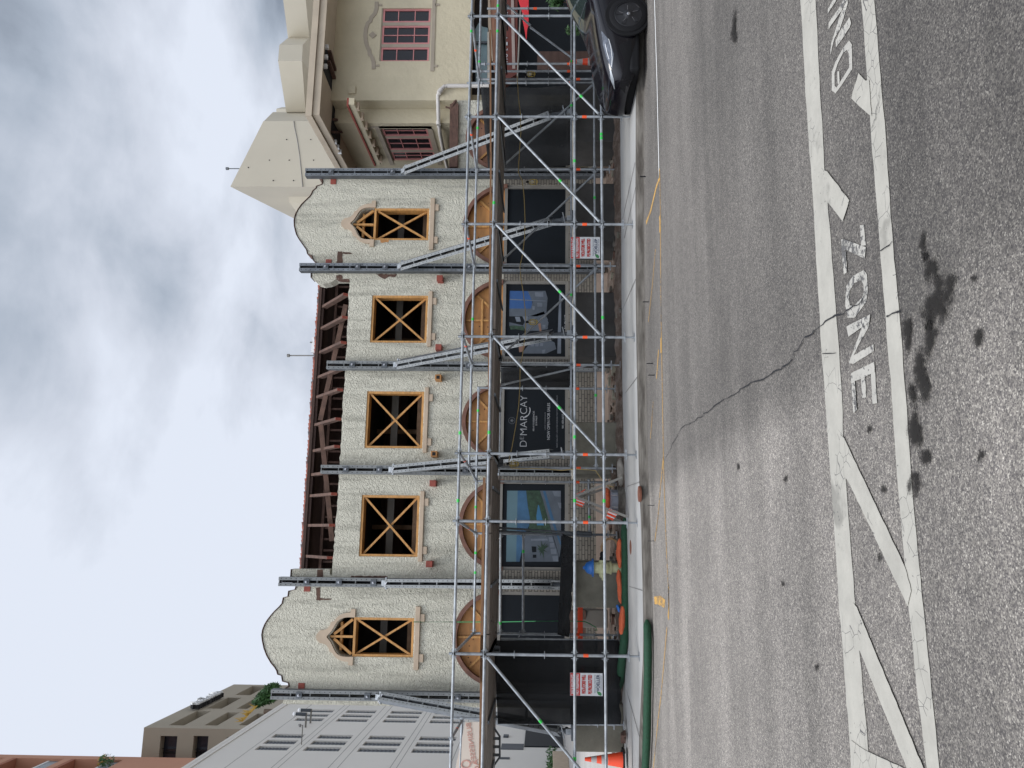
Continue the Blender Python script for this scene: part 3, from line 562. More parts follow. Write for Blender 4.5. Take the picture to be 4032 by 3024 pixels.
top += [(1307, 2258), (1306, 2266), (1299, 2262), (1298, 2241), (1150, 2241), (1147, 2282), (1169, 2309), (1165, 2322), (1140, 2327), (1137, 2349), (1119, 2353), (1114, 2376), (1101, 2391), (1085, 2406), (1071, 2422), (1057, 2440), (1046, 2458), (1038, 2478), (1034, 2500), (1037, 2524), (1043, 2552), (1054, 2581), (1071, 2610), (1086, 2628), (1093, 2640), (1097, 2655), (1112, 2659), (1116, 2682), (1139, 2688), (1141, 2704), (1122, 2712), (1120, 2740)]
out_ += [W2(x, y) for x, y in top]+[Vector((XL, YW, W2(1112, 2776).z)), Vector((XL, YW, ZBOT))]
def rect(xt, xb, yr, yl, n=None): return [W2(xt, yr), W2(xb, yr), W2(xb, yl), W2(xt, yl)]
def wrect(x0, x1, z0, z1, y=YW): return [Vector((x0, y, z0)), Vector((x1, y, z0)), Vector((x1, y, z1)), Vector((x0, y, z1))]
def fit(a, b, c, d):  # world rectangle from the four traced corners
    P = [W2(*q) for q in (a, b, c, d)]; xr = (P[0].x+P[1].x)/2; xl = (P[2].x+P[3].x)/2; zt = (P[0].z+P[3].z)/2; zb = (P[1].z+P[2].z)/2; return xl, xr, zb, zt
win = [fit((1466, 1161), (1686, 1165), (1679, 1351), (1456, 1348)), fit((1445, 1540), (1671, 1542), (1662, 1765), (1435, 1765)), fit((1424, 1949), (1654, 1951), (1643, 2192), (1413, 2192))]
tall = [fit((1473, 818), (1691, 821), (1686, 946), (1470, 945)), fit((1395, 2431), (1633, 2433), (1624, 2589), (1384, 2586))]
apex = [W2(1378, 876).z, W2(1284, 2506).z]
holes = [wrect(*w) for w in win]
def ogee(w, az, k=1.0):
    xl, xr, zb, zt = w; cx = (xl+xr)/2; hw = (xr-xl)/2*k; hh = (az-zt)
    pr = [(1, 0), (1.0, .12), (1.0, .26), (.96, .42), (.86, .55), (.70, .65), (.55, .71), (.38, .78), (.20, .86), (.06, .97)]
    return [Vector((cx+hw*a, YW, zt+hh*b)) for a, b in pr]+[Vector((cx-hw*a, YW, zt+hh*b)) for a, b in pr[::-1]]
for w, az in zip(tall, apex):
    xl, xr, zb, zt = w; holes.append([Vector((xl, YW, zb)), Vector((xr, YW, zb))]+ogee(w, az-.06))
# ground floor arches
bays = [((1837, 541), 445, 640), ((1827, 886), 725, 1043), ((1819, 1257), 1107, 1417), ((1821, 1657), 1527, 1797), ((1808, 2064), 1893, 2247), ((1785, 2510), 2322, 2695)]
ar = []
ZSPR = 2.74
for (ax, ay), yr, yl in bays:
    p = W2(ax, ay); q = W2(2100, yr); r_ = W2(2100, yl); hw = min(1.12, max(.9, (q.x-r_.x)/2)); zc = p.z-hw; ar.append((p.x, hw, zc, p.z))
    pts = [Vector((p.x-hw, YW, .62)), Vector((p.x+hw, YW, .62))]+[Vector((p.x+hw*math.cos(t), YW, zc+hw*math.sin(t))) for t in [math.pi*i/28 for i in range(29)]]
    holes.append(pts)
s = mb('stucco').solid(out_, (0, .34, 0), holes); wall = s.build('wall', bld)
# dark line of exposed felt along the gable tops
s = mb('oldwood')
cop = [W2(x-1.5, y) for x, y in top[:28]]; 
for a, b in zip(cop[:-1], cop[1:]): s.beam(a+Vector((0, .16, .012)), b+Vector((0, .16, .012)), .014, .36, (0, 1, 0))
cop = [W2(x-1.5, y) for x, y in top[-28:]]
for a, b in zip(cop[:-1], cop[1:]): s.beam(a+Vector((0, .16, .012)), b+Vector((0, .16, .012)), .014, .36, (0, 1, 0))
build_each(s, 'parapet_edge', bld)
# broken masonry patches and stains of exposed brown material
s = mb('oldwood'); random.seed(9)
def patch(poly, key, dep=.006): s.use(key); s.solid([W2(x, y)-Vector((0, dep, 0)) for x, y in jag(poly, 1.3, 7)], (0, .01, 0))
patch([(1330, 990), (1348, 990), (1349, 1038), (1326, 1039)], 'oldwood2'); patch([(1349, 992), (1386, 996), (1385, 1001), (1350, 1000)], 'oldwood2')
patch([(1480, 1078), (1535, 1080), (1564, 1080), (1556, 1091), (1530, 1090), (1516, 1100), (1498, 1090)], 'oldwood'); patch([(1382, 2267), (1524, 2268), (1524, 2278), (1382, 2280)], 'oldwood')
patch([(1246, 2313), (1260, 2313), (1262, 2364), (1246, 2362)], 'oldwood2'); patch([(1248, 2242), (1272, 2242), (1272, 2280), (1247, 2280)], 'oldwood2'); patch([(1260, 2356), (1306, 2357), (1304, 2362), (1260, 2363)], 'oldwood2')
patch([(1496, 944), (1532, 944), (1530, 954), (1500, 956)], 'ply'); patch([(1321, 1099), (1376, 1099), (1376, 1112), (1340, 1110)], 'oldwood'); patch([(1322, 1085), (1345, 1082), (1350, 1098), (1325, 1099)], 'oldwood')
build_each(s, 'damage_patch', bld)
# weathered timber cap on the low section at the alley
s = mb('oldwood'); 
for i in range(5):
    x = 1776+i*6.5; y0 = 400+random.uniform(-4, 16); s.beam(WZ(x, y0, -.05), WZ(x-3, 662, -.05), .12, .045)
s.beam(WZ(1770, 430, -.09), WZ(1792, 398, -.12), .04, .05); s.beam(WZ(1755, 421, -.10), WZ(1770, 425, -.10), .04, .03)
s.build('timber_cap', bld)
# interior shell behind the openings
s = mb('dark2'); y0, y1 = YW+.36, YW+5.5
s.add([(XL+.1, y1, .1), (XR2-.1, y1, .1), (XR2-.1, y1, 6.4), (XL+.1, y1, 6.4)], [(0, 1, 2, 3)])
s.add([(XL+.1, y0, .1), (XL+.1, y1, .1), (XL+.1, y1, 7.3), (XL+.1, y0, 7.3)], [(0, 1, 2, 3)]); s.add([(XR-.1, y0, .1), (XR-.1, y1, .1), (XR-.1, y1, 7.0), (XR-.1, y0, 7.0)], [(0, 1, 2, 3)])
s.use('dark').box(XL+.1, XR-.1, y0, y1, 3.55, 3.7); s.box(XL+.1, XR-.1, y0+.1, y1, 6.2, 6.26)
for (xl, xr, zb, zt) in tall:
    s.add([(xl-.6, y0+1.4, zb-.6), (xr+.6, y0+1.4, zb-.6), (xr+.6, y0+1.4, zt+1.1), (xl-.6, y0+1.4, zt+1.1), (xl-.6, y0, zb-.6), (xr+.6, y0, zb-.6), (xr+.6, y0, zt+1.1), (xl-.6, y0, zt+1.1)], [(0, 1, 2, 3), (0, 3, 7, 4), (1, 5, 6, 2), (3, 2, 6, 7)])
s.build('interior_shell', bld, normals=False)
s = mb('stud')
for k, (xl, xr, zb, zt) in enumerate(win+tall):
    w = xr-xl; s.box(xl-.5, xr+.5, YW+.9, YW+.96, zb+.18, zb+.30); s.use('frame').box(xl-.5, xr+.5, YW+1.2, YW+1.25, zt-.55, zt-.38); s.use('stud').box(xl+w*.45, xl+w*.53, YW+2.1, YW+2.2, zb-.3, zt+.3)
build_each(s, 'interior_stud', bld)
# window timber frames with crossed braces
def bar_frame(root, xl, xr, zb, zt, t=.055, dep=.26, y=None):
    y = YW+.02 if y is None else y; s = mb('pine'); s.box(xl, xl+t, y, y+dep, zb, zt); s.box(xr-t, xr, y, y+dep, zb, zt); s.box(xl+t, xr-t, y, y+dep, zt-t, zt); s.box(xl+t, xr-t, y, y+dep, zb, zb+t)
    f = s.build('window_frame', root)
    s = mb('pine').beam((xl+t, y+.10, zt-t-.02), (xr-t, y+.10, zb+t+.02), .046, .04, (0, 1, 0)); s.build('brace', f)
    s = mb('pine').beam((xl+t, y+.05, zb+t+.02), (xr-t, y+.05, zt-t-.02), .046, .04, (0, 1, 0)); s.build('brace', f)
    return f
def brk(root, x0, x1, z0, z1):  # sill with two brackets below
    s = mb('tan').box(x0, x1, YW-.055, YW+.01, z0, z1); w = .17
    o = s.build('sill', root, bevel=.006); s = mb('tan'); s.box(x0+.17, x0+.34, YW-.04, YW, z0-.10, z0-.001); s.box(x1-.34, x1-.17, YW-.04, YW, z0-.10, z0-.001); build_each(s, 'bracket', o)
for (xl, xr, zb, zt), sil_ in zip(win, (((1688, 1146), (1702, 1365)), ((1675, 1525), (1688, 1780)), ((1657, 1933), (1670, 2209)))):
    bar_frame(bld, xl, xr, zb, zt); brk(bld, xl-.10, xr+.10, zb-.115, zb-.02)
for i, ((xl, xr, zb, zt), az) in enumerate(zip(tall, apex)):
    f = bar_frame(bld, xl, xr, zb, zt); cx = (xl+xr)/2; s = mb('pine'); y = YW+.06
    s.beam((cx, y, zt+.01), (cx, y, az-.08), .05, .06, (0, 1, 0)); s.beam((xl+.05, y, zt+.03), (cx-.05, y, az-.17), .06, .05, (0, 1, 0)); s.beam((xr-.05, y, zt+.03), (cx+.05, y, az-.17), .06, .05, (0, 1, 0)); s.beam((xl+.12, y+.1, zt+(az-zt)*.48), (xr-.12, y+.1, zt+(az-zt)*.48), .05, .11, (0, 1, 0))
    s.build('brace', f); brk(bld, xl-.26, xr+.26, zb-.14, zb-.03)
    # shaped surround
    inner = ogee((xl, xr, zb, zt), az-.06)[::1]; s = mb('tan'); hh = az-zt; hw = (xr-xl)/2
    op = [(1.42, -.06), (1.42, .11), (1.24, .11), (1.235, .24), (1.19, .38), (1.10, .52), (.96, .64), (.80, .72), (.74, .83), (.56, .86), (.42, .95), (.34, 1.08), (.33, 1.20), (.15, 1.33), (0, 1.36)]
    ip_ = [(1.0, -.06), (1.0, .05), (1.0, .11), (1.0, .24), (.97, .38), (.89, .51), (.77, .60), (.66, .65), (.56, .69), (.44, .73), (.32, .78), (.20, .84), (.12, .90), (.04, .95), (0, .96)]
    for sg in (1, -1):
        o3 = [Vector((cx+sg*a*hw, YW-.05, zt+b*hh)) for a, b in op]; i3 = [Vector((cx+sg*a*hw, YW-.05, zt+b*hh)) for a, b in ip_]
        for k in range(len(op)-1): s.solid([o3[k], o3[k+1], i3[k+1], i3[k]], (0, .06, 0))
    s.build('surround', bld)
# reddish corbel stubs
for (x, y, c) in ((1313, 716, 0), (1294, 1032, 0), (1736, 1106, 0), (1731, 1375, 0), (1730, 1493, 1), (1714, 1791, 1), (1709, 1905, 0), (1695, 2220, 0), (1210, 2317, 0), (1187, 2702, 0)):
    p = W2(x, y); d = .24 if x > 1500 else .02; h_ = .07; s = mb('ply' if c else 'red').box(p.x-h_, p.x+h_, YW-d, YW+.02, p.z-h_*1.05, p.z+h_*1.05)
    if c: s.use('hole').box(p.x-h_*.6, p.x+h_*.6, YW-d-.003, YW-d+.02, p.z-h_*.6, p.z+h_*.6)
    s.build('corbel', bld, bevel=.006)
# boarded half-round heads of the shopfronts
for k, (cx, hw, zc, zt) in enumerate(ar):
    arc = lambda r, y, n=30, z0=zc: [Vector((cx+r*math.cos(math.pi*i/n), y, z0+r*math.sin(math.pi*i/n))) for i in range(n+1)]
    s = mb('shopwood' if k == 0 else 'ply').solid(arc(hw-.05, YW+.145)+([Vector((cx-hw+.05, YW+.145, ZSPR)), Vector((cx+hw-.05, YW+.145, ZSPR))] if zc > ZSPR else []), (0, .04, 0)); pn = s.build('arch_panel', bld)  # first panel gets a darker board colour for the dimness behind the netting
    s = mb('ringw'); a, b = arc(hw+.02, YW-.035), arc(hw-.075, YW-.035)
    for i in range(30): s.solid([a[i], a[i+1], b[i+1], b[i]], (0, .16, 0))
    s.build('arch_ring', pn)
    s = mb('pine'); y = YW+.115; s.beam((cx, y, zc+.1), (cx, y, zc+hw-.09), .045, .04, (0, 1, 0)); 
    for t in (.78, math.pi-.78): s.beam((cx+.1*math.cos(t), y, zc+.1*math.sin(t)), (cx+(hw-.1)*math.cos(t), y, zc+(hw-.1)*math.sin(t)), .05, .04, (0, 1, 0))
    if k in (2, 4): s.beam((cx-.55, y-.02, zc+.52), (cx+.55, y-.02, zc+.52), .05, .03, (0, 1, 0))
    s.build('brace', pn)
    s = mb('hole'); random.seed(k)
    for _ in range(9): t = random.uniform(.3, 2.8); r = random.uniform(.2, .85)*hw; s.lathe((cx+r*math.cos(t), YW+.143, zc+r*math.sin(t)), (0, -1, 0), [(.014, 0), (.014, .004)], 8)
    s.build('knot', pn)
# brick piers, stall risers and plinth
s = mb('brick'); xs = [(W2(2100, yr).x, W2(2100, yl).x) for _, yr, yl in bays]
edges = [XR-.0]
pier = [(1, 0), (2, 1), (3, 2), (4, 3), (5, 4)]
zt_ = ZSPR+.02
s = mb('brick')
s.box(ar[0][0]-ar[0][1]-.0, ar[1][0]+ar[1][1], YW-.03, YW+.01, .5, zt_)
for a, b in ((1, 2), (2, 3), (3, 4), (4, 5)): s.box(ar[a][0]-ar[a][1], ar[b][0]+ar[b][1], YW-.03, YW+.01, .5, zt_)
s.box(XL+.02, ar[5][0]-ar[5][1], YW-.03, YW+.01, .5, zt_)
build_each(s, 'brick_pier', bld)
s = mb('brick').box(XL+.02, XR, YW-.045, YW+.35, .49, W2(2238, 1660).z+.0); s.build('stall_riser', bld)
s = mb('pinkbase').box(XL, XR2, YW-.12, YW+.01, .05, .485); s.build('plinth', bld)
# shopfronts
def shop(k, kind):
    cx, hw, zc, zt = ar[k]; x0, x1 = cx-hw+.0, cx+hw-.0; z0 = W2(2238, 1660).z+.002; z1 = zt_+.0
    s = mb('frame'); y = YW+.02; t = .075
    s.box(x0, x0+t, y, y+.12, z0, z1); s.box(x1-t, x1, y, y+.12, z0, z1); s.box(x0+t, x1-t, y, y+.12, z1-t, z1); s.box(x0+t, x1-t, y, y+.12, z0, z0+t)
    r = s.build('shop_window', bld); s = mb('black').box(x0+t, x1-t, y+.05, y+.09, z0+t, z1-t); s.build('window_film', r); return r, x0+t, x1-t, z0+t, z1-t, y+.05
def pp(s, key, pts, y, lift): s.use(key); s.solid([Vector((PY(x_, y_, y).x, y-lift, PY(x_, y_, y).z)) for x_, y_ in pts], (0, .001, 0))
k1 = lambda X, Y: (1960+X/4.739, 1100+Y/4.739)
k2 = lambda X, Y: (1960+X/3.95, 1880+Y/3.95)
for k in range(6):
    r, x0, x1, z0, z1, y = shop(k, 0)
    if k == 2:
        s = MB(); 
        pp(s, 'skyp', [k1(225, 215), k1(560, 220), k1(640, 400), k1(640, 545), k1(215, 545)], y, .003)
        pp(s, 'bldp', [k1(560, 220), k1(890, 215), k1(930, 350), k1(905, 640), k1(730, 690), k1(215, 690), k1(215, 545), k1(620, 545), k1(650, 420)], y, .0045)
        pp(s, 'bldp', [k1(215, 800), k1(470, 860), k1(560, 700), k1(860, 600), k1(950, 780), k1(930, 930), k1(780, 960), k1(520, 960), k1(470, 870), k1(215, 870)], y, .0045)
        pp(s, 'bldp', [k1(480, 1340), k1(620, 1170), k1(900, 1100), k1(1060, 1180), k1(1090, 1300), k1(900, 1385), k1(470, 1385)], y, .0045)
        pp(s, 'woodp', [k1(390, 1260), k1(530, 1190), k1(470, 1350), k1(400, 1360)], y, .006); pp(s, 'woodp', [k1(750, 830), k1(800, 820), k1(815, 965), k1(780, 970)], y, .007)
        pp(s, 'bldp2', [k1(1150, 260), k1(1185, 260), k1(1180, 1385), k1(1110, 1385), k1(1130, 700)], y, .006)
        for q in ([(690, 240), (850, 240), (850, 330), (700, 320)], [(735, 440), (830, 440), (830, 510), (740, 510)], [(640, 500), (690, 500), (690, 570), (650, 570)], [(320, 700), (410, 700), (430, 790), (350, 790)], [(460, 690), (560, 690), (560, 760), (510, 800)], [(830, 850), (890, 850), (890, 920), (830, 920)], [(700, 1190), (770, 1190), (760, 1250), (700, 1250)], [(790, 1190), (850, 1190), (840, 1245), (785, 1245)], [(615, 1190), (680, 1190), (670, 1250), (610, 1250)], [(830, 1320), (890, 1310), (870, 1385), (820, 1385)], [(225, 365), (900, 400), (900, 412), (225, 385)]): pp(s, 'bldp2', [k1(*a) for a in q], y, .008)
        for cy in (770, 880): pp(s, 'black', [k1(1100, cy-45), k1(970, cy-45), k1(940, cy-25), k1(930, cy), k1(940, cy+25), k1(970, cy+45), k1(1100, cy+45)], y, .008)
        pp(s, 'grnp', [k1(215, 870), k1(300, 860), k1(480, 880), k1(500, 960), k1(330, 930), k1(240, 940)], y, .007)
        s.build('poster_print', r); text('941 404 6658', 'poster_text', PY(*k1(1268, 795), y-.004)-Vector((0, .004, 0)), .09, 'txt_grey', r, width=.36)
    if k == 4:
        s = MB()
        pp(s, 'skyp2', [k2(145, 205), k2(310, 205), k2(285, 1310), k2(130, 1310)], y, .003); pp(s, 'seap', [k2(310, 205), k2(440, 205), k2(470, 470), k2(520, 700), k2(430, 850), k2(340, 1310), k2(285, 1310)], y, .003)
        pp(s, 'grnp', [k2(440, 205), k2(655, 205), k2(700, 330), k2(840, 700), k2(860, 900), k2(640, 900), k2(480, 820), k2(500, 640), k2(470, 460)], y, .0045)
        pp(s, 'bldp', [k2(655, 205), k2(980, 205), k2(985, 1060), k2(960, 1240), k2(800, 700), k2(700, 340)], y, .0055)
        pp(s, 'bldp', [k2(430, 870), k2(850, 900), k2(880, 1000), k2(950, 1220), k2(940, 1310), k2(380, 1310), k2(400, 1000)], y, .0055)
        pp(s, 'seap', [k2(700, 210), k2(740, 210), k2(980, 1010), k2(975, 1060), k2(820, 640)], y, .007); pp(s, 'poolp', [k2(600, 600), k2(625, 430), k2(640, 430), k2(720, 745), k2(610, 745)], y, .007)
        pp(s, 'bldp2', [k2(850, 215), k2(980, 215), k2(980, 300), k2(880, 290)], y, .007); pp(s, 'bldp2', [k2(930, 390), k2(985, 395), k2(985, 480), k2(960, 480)], y, .007)
        pp(s, 'bldp2', [k2(515, 955), k2(770, 950), k2(780, 980), k2(515, 985)], y, .007); pp(s, 'black', [k2(525, 1070), k2(600, 1075), k2(600, 1160), k2(535, 1165)], y, .007); pp(s, 'black', [k2(545, 1200), k2(600, 1200), k2(600, 1250), k2(545, 1250)], y, .007)
        for q in ([(790, 930), (850, 930), (870, 1000), (800, 1000)], [(810, 1020), (875, 1015), (885, 1090), (810, 1090)], [(820, 1110), (905, 1105), (915, 1190), (830, 1190)], [(845, 1225), (935, 1220), (945, 1305), (865, 1305)]): pp(s, 'bldp2', [k2(*a) for a in q], y, .008)
        s.use('grnp'); random.seed(4)
        for i in range(22):
            t = random.uniform(0, 6.28); l = random.uniform(60, 130); c = (690, 1120); q = (c[0]+l*math.cos(t), c[1]+l*1.2*math.sin(t)); n_ = (-math.sin(t)*16, math.cos(t)*16)
            pp(s, 'grnp', [k2(c[0]+n_[0], c[1]+n_[1]), k2(*q), k2(c[0]-n_[0], c[1]-n_[1])], y, .010+i*.0002)
        s.build('poster_print', r)
        text('941 404 6658', 'poster_text', PY(*k2(1062, 800), y)-Vector((0, .008, 0)), .09, 'txt_faint', r, width=.52); text('DEMARCAY.COM', 'poster_text', PY(*k2(1118, 760), y)-Vector((0, .008, 0)), .10, 'txt_faint', r, width=.62)
    if k == 3:
        t1 = lambda X, Y: (1980+X/5.027, 1500+Y/5.027)
        def TT(st, X, Y0, Y1, size, mk, sx=1):
            p, q = PY(*t1(X, Y0), y), PY(*t1(X, Y1), y); c = (p+q)/2; c.y = y-.003; text(st, 'poster_text', c, size, mk, r, width=abs(q.x-p.x))
        # the big word: small raised E after the D
        def cap(st, X, Y0, Y1, hpx, mk='txt_grey'):
            p, q = PY(*t1(X, Y0), y), PY(*t1(X, Y1), y); c = (p+q)/2; c.y = y-.003; text(st, 'poster_text', c, hpx/5.027/165*1.42, mk, r, width=abs(q.x-p.x), bold=-.004)
        cap('D', 412, 1300, 1185, 145); cap('E', 382, 1155, 1102, 85); cap('MAR', 418, 1078, 680, 145); cap('CAY', 420, 655, 292, 145)
        s = MB(); s.use('txt_grey'); sw = [PY(*t1(a, b), y) for a, b in ((430, 722), (470, 705), (505, 675), (530, 630), (540, 580), (536, 545), (524, 525))]
        for p in sw: p.y = y-.003
        for p, q in zip(sw[:-1], sw[1:]): s.beam(p, q, .022, .002, (0, 1, 0))
        c = PY(*t1(178, 785), y); c.y = y-.003; s.use('txt_faint')
        for i in range(28):
            a, b = 2*math.pi*i/28, 2*math.pi*(i+1)/28; s.beam(c+Vector((math.cos(a), 0, math.sin(a)))*.078, c+Vector((math.cos(b), 0, math.sin(b)))*.078, .005, .002, (0, 1, 0))
        for a in range(6): t = math.pi*a/3+.5; s.beam(c, c+Vector((math.cos(t), 0, math.sin(t)))*.045, .008, .002, (0, 1, 0))
        s.build('poster_mark', r)
        TT('PRIVATE RESIDENCES', 612, 990, 598, .055, 'txt_grey'); TT('33 N PALM', 665, 885, 695, .055, 'txt_grey'); TT('LUXURY CONDOMINIUMS', 838, 970, 620, .04, 'txt_faint')
        TT('NOW OPEN FOR SALES', 908, 1165, 438, .095, 'txt_grey'); TT('SALES GALLERY LOCATED ACROSS THE STREET AT S PALM', 1075, 1320, 290, .05, 'txt_faint'); TT('941.404.6658', 1190, 940, 655, .07, 'txt_grey')
# roof: open rafters, back boarding, ridge with clay tiles
YRG = YW+1.15
def RG(x, y): return PY(x, y, YRG)
ridge = [(1262, 1112), (1252, 1200), (1240, 1350), (1231, 1500), (1220, 1650), (1213, 1790), (1204, 1900), (1192, 2060), (1184, 2200), (1182, 2241)]
zr = sum(RG(x+2, y).z for x, y in ridge)/len(ridge); xa, xb = RG(1200, 2241).x, RG(1250, 1105).x+.25
s = mb('board')
ztop = zr-.06
s.add([(xa, YRG+.1, ztop), (xb, YRG+.1, ztop), (xb, YRG+2.0, ztop-1.55), (xa, YRG+2.0, ztop-1.55)], [(0, 1, 2, 3)]); s.add([(xa, YRG+2.0, ztop-1.55), (xb, YRG+2.0, ztop-1.55), (xb, YRG+2.0, ztop-2.1), (xa, YRG+2.0, ztop-2.1)], [(0, 1, 2, 3)])
s.add([(xa-.5, YRG+.16, ztop+.06), (xb+.5, YRG+.16, ztop+.06), (xb+.5, YRG+2.1, ztop-1.45), (xa-.5, YRG+2.1, ztop-1.45)], [(0, 1, 2, 3)])
s.box(xa, xb, YRG-.02, YRG+.16, zr-.16, zr-.03)
roof = s.build('roof', bld, normals=False)
s = mb('oldwood')
for i in range(4): z = ztop-.32-.36*i; s.box(xa, xb, YRG+.30+.45*i, YRG+.36+.45*i, z-.04, z+.03)
for i in range(28):
    x = xa+.15+(xb-xa-.2)*i/27; s.box(x, x+.05, YRG+.35, YRG+.40, ztop-1.2, ztop-.35)
s.build('purlin', roof)
tails = [(1366, 1148), (1362, 1218-12), (1356, 1245), (1350, 1352), (1348, 1461), (1343, 1545), (1338, 1655), (1331, 1760), (1322, 1852), (1316, 1945), (1308, 2071), (1303, 2196)]
tails = [(1368, 1160), (1364, 1250), (1359, 1349), (1352, 1452), (1345, 1535), (1338, 1650), (1333, 1758), (1328, 1857), (1321, 1945), (1313, 2068), (1305, 2196)]
for x, y in tails:
    p = PY(x-6, y, YW+.06); q = Vector((p.x, YRG+.05, zr-.14)); s = mb('oldwood2').beam(p, q, .065, .15, (0, 0, 1)); d = (q-p).normalized()
    s.use('red').beam(p-d*.002, p-d*.012, .066, .151, (0, 0, 1)); s.build('rafter', roof)
s = mb('oldwood2')
for a, b in (((1362, 1200), (1262, 1655)), ((1264, 1672), (1308, 2130))): s.beam(PY(*a, YW+.5), PY(*b, YW+.75), .12, .05, (0, 1, 0))
build_each(s, 'long_brace', roof)
s = mb('tile'); n = 72
for i in range(n):
    x = xa-.05+(xb-xa+.1)*i/n; j = random.uniform(-.012, .012); s.tube((x, YRG+.02, zr-.02+j), (x+(xb-xa)/n*1.08, YRG+.02, zr-.005+j), .052, 8, .062)
s.use('board').box(xa, xb, YRG-.06, YRG-.03, zr-.09, zr-.02)
s.build('ridge_tile', roof, smooth=True)
# ================================================================ STEEL SOLDIERS AND RAKING STRUTS
def channel(s, p, q, w, d, up, key, key2, nh=None):
    """two perforated flanges with a gap and batten ties; w across the face, d deep; up = direction towards the viewer side"""
    p = Vector(p); q = Vector(q); ax = (q-p); Ln = ax.length; ax.normalize(); f = Vector(up); f = (f-ax*f.dot(ax)).normalized(); sd = ax.cross(f).normalized(); fw = w*.34
    for sg in (-1, 1):
        c = sd*sg*(w/2-fw/2); s.use(key); s.beam(p+c+f*(d/2-.004), q+c+f*(d/2-.004), fw, .008, f)   # face flange
        s.use(key2); s.beam(p+sd*sg*(w/2-.004), q+sd*sg*(w/2-.004), .006, d-.02, f)
        s.beam(p+sd*sg*(w/2-fw+.004), q+sd*sg*(w/2-fw+.004), .006, d-.03, f)
        n = int(Ln/.115); s.use('hole')
        for i in range(n): c2 = p+ax*(Ln*(i+.5)/n)+c+f*(d/2+.0005); s.lathe(c2, f, [(.011, 0), (.011, .0015)], 6)
    s.use('hole'); s.beam(p+ax*.02-f*(d/2-.006), q-ax*.02-f*(d/2-.006), w*.3, .006, f); s.use(key)
    n = max(1, int(Ln/.42))
    for i in range(n+1): c = p+ax*(Ln*i/n); c = c+ax*(.012 if i == 0 else (-.012 if i == n else 0)); s.beam(c-ax*.010, c+ax*.010, w*.32, d*.8, f)
sol = [  # y of the upright, x of its top, strut top px, strut bottom px, dark?, washers (x), label
    (685, 1206, (1600, 668), (2172, 452), 1, (1303, 1545), 'steel soldier beam at the right end of the facade beside the alley'),
    (1058, 1183, (1586, 1040), (2175, 870), 1, (1282, 1408, 1516, 1848), 'steel soldier beam left of the smaller right-hand gable'),
    (1442, 1290, (1571, 1432), (2175, 1318), 0, (1387, 1514, 1846), 'steel soldier beam between the first and second square window counted from the right'),
    (1852, 1267, (1553, 1845), (2172, 1787), 0, (1362, 1493, 1833), 'steel soldier beam between the second and third square window counted from the right'),
    (2295, 1102, (1525, 2298), (2178, 2300), 0, (1207, 1335, 1470), 'pale steel soldier beam right of the large left-hand gable, its strut straight in front'),
    (2740, 1071, (1502, 2750), (2205, 2873), 0, (1177, 1446, 1803), 'steel soldier beam at the left end of the facade, strut leaning left')]
blk = [(330, 557, 2236, 2396), (722, 950, 2236, 2396), (1150, 1402, 2238, 2420), (1662, 1868, 2240, 2432), (2213, 2393, 2232, 2420), (2770, 2962, 2228, 2432)]
blab = ['concrete counterweight block behind the nose of the black car', 'dark concrete counterweight block under the second strut from the right', 'very dark concrete counterweight block below the window poster of white houses',
        'olive grey concrete counterweight block below the dark lettered poster', 'large concrete counterweight block behind the fire hydrant', 'weathered concrete counterweight block at the left behind the orange cone']
YB0, YB1 = 15.75, 16.95
M['concrete_d'] = mat('dark concrete', (.055, .052, .048), .9, 0, .25, 3, .2, 30)
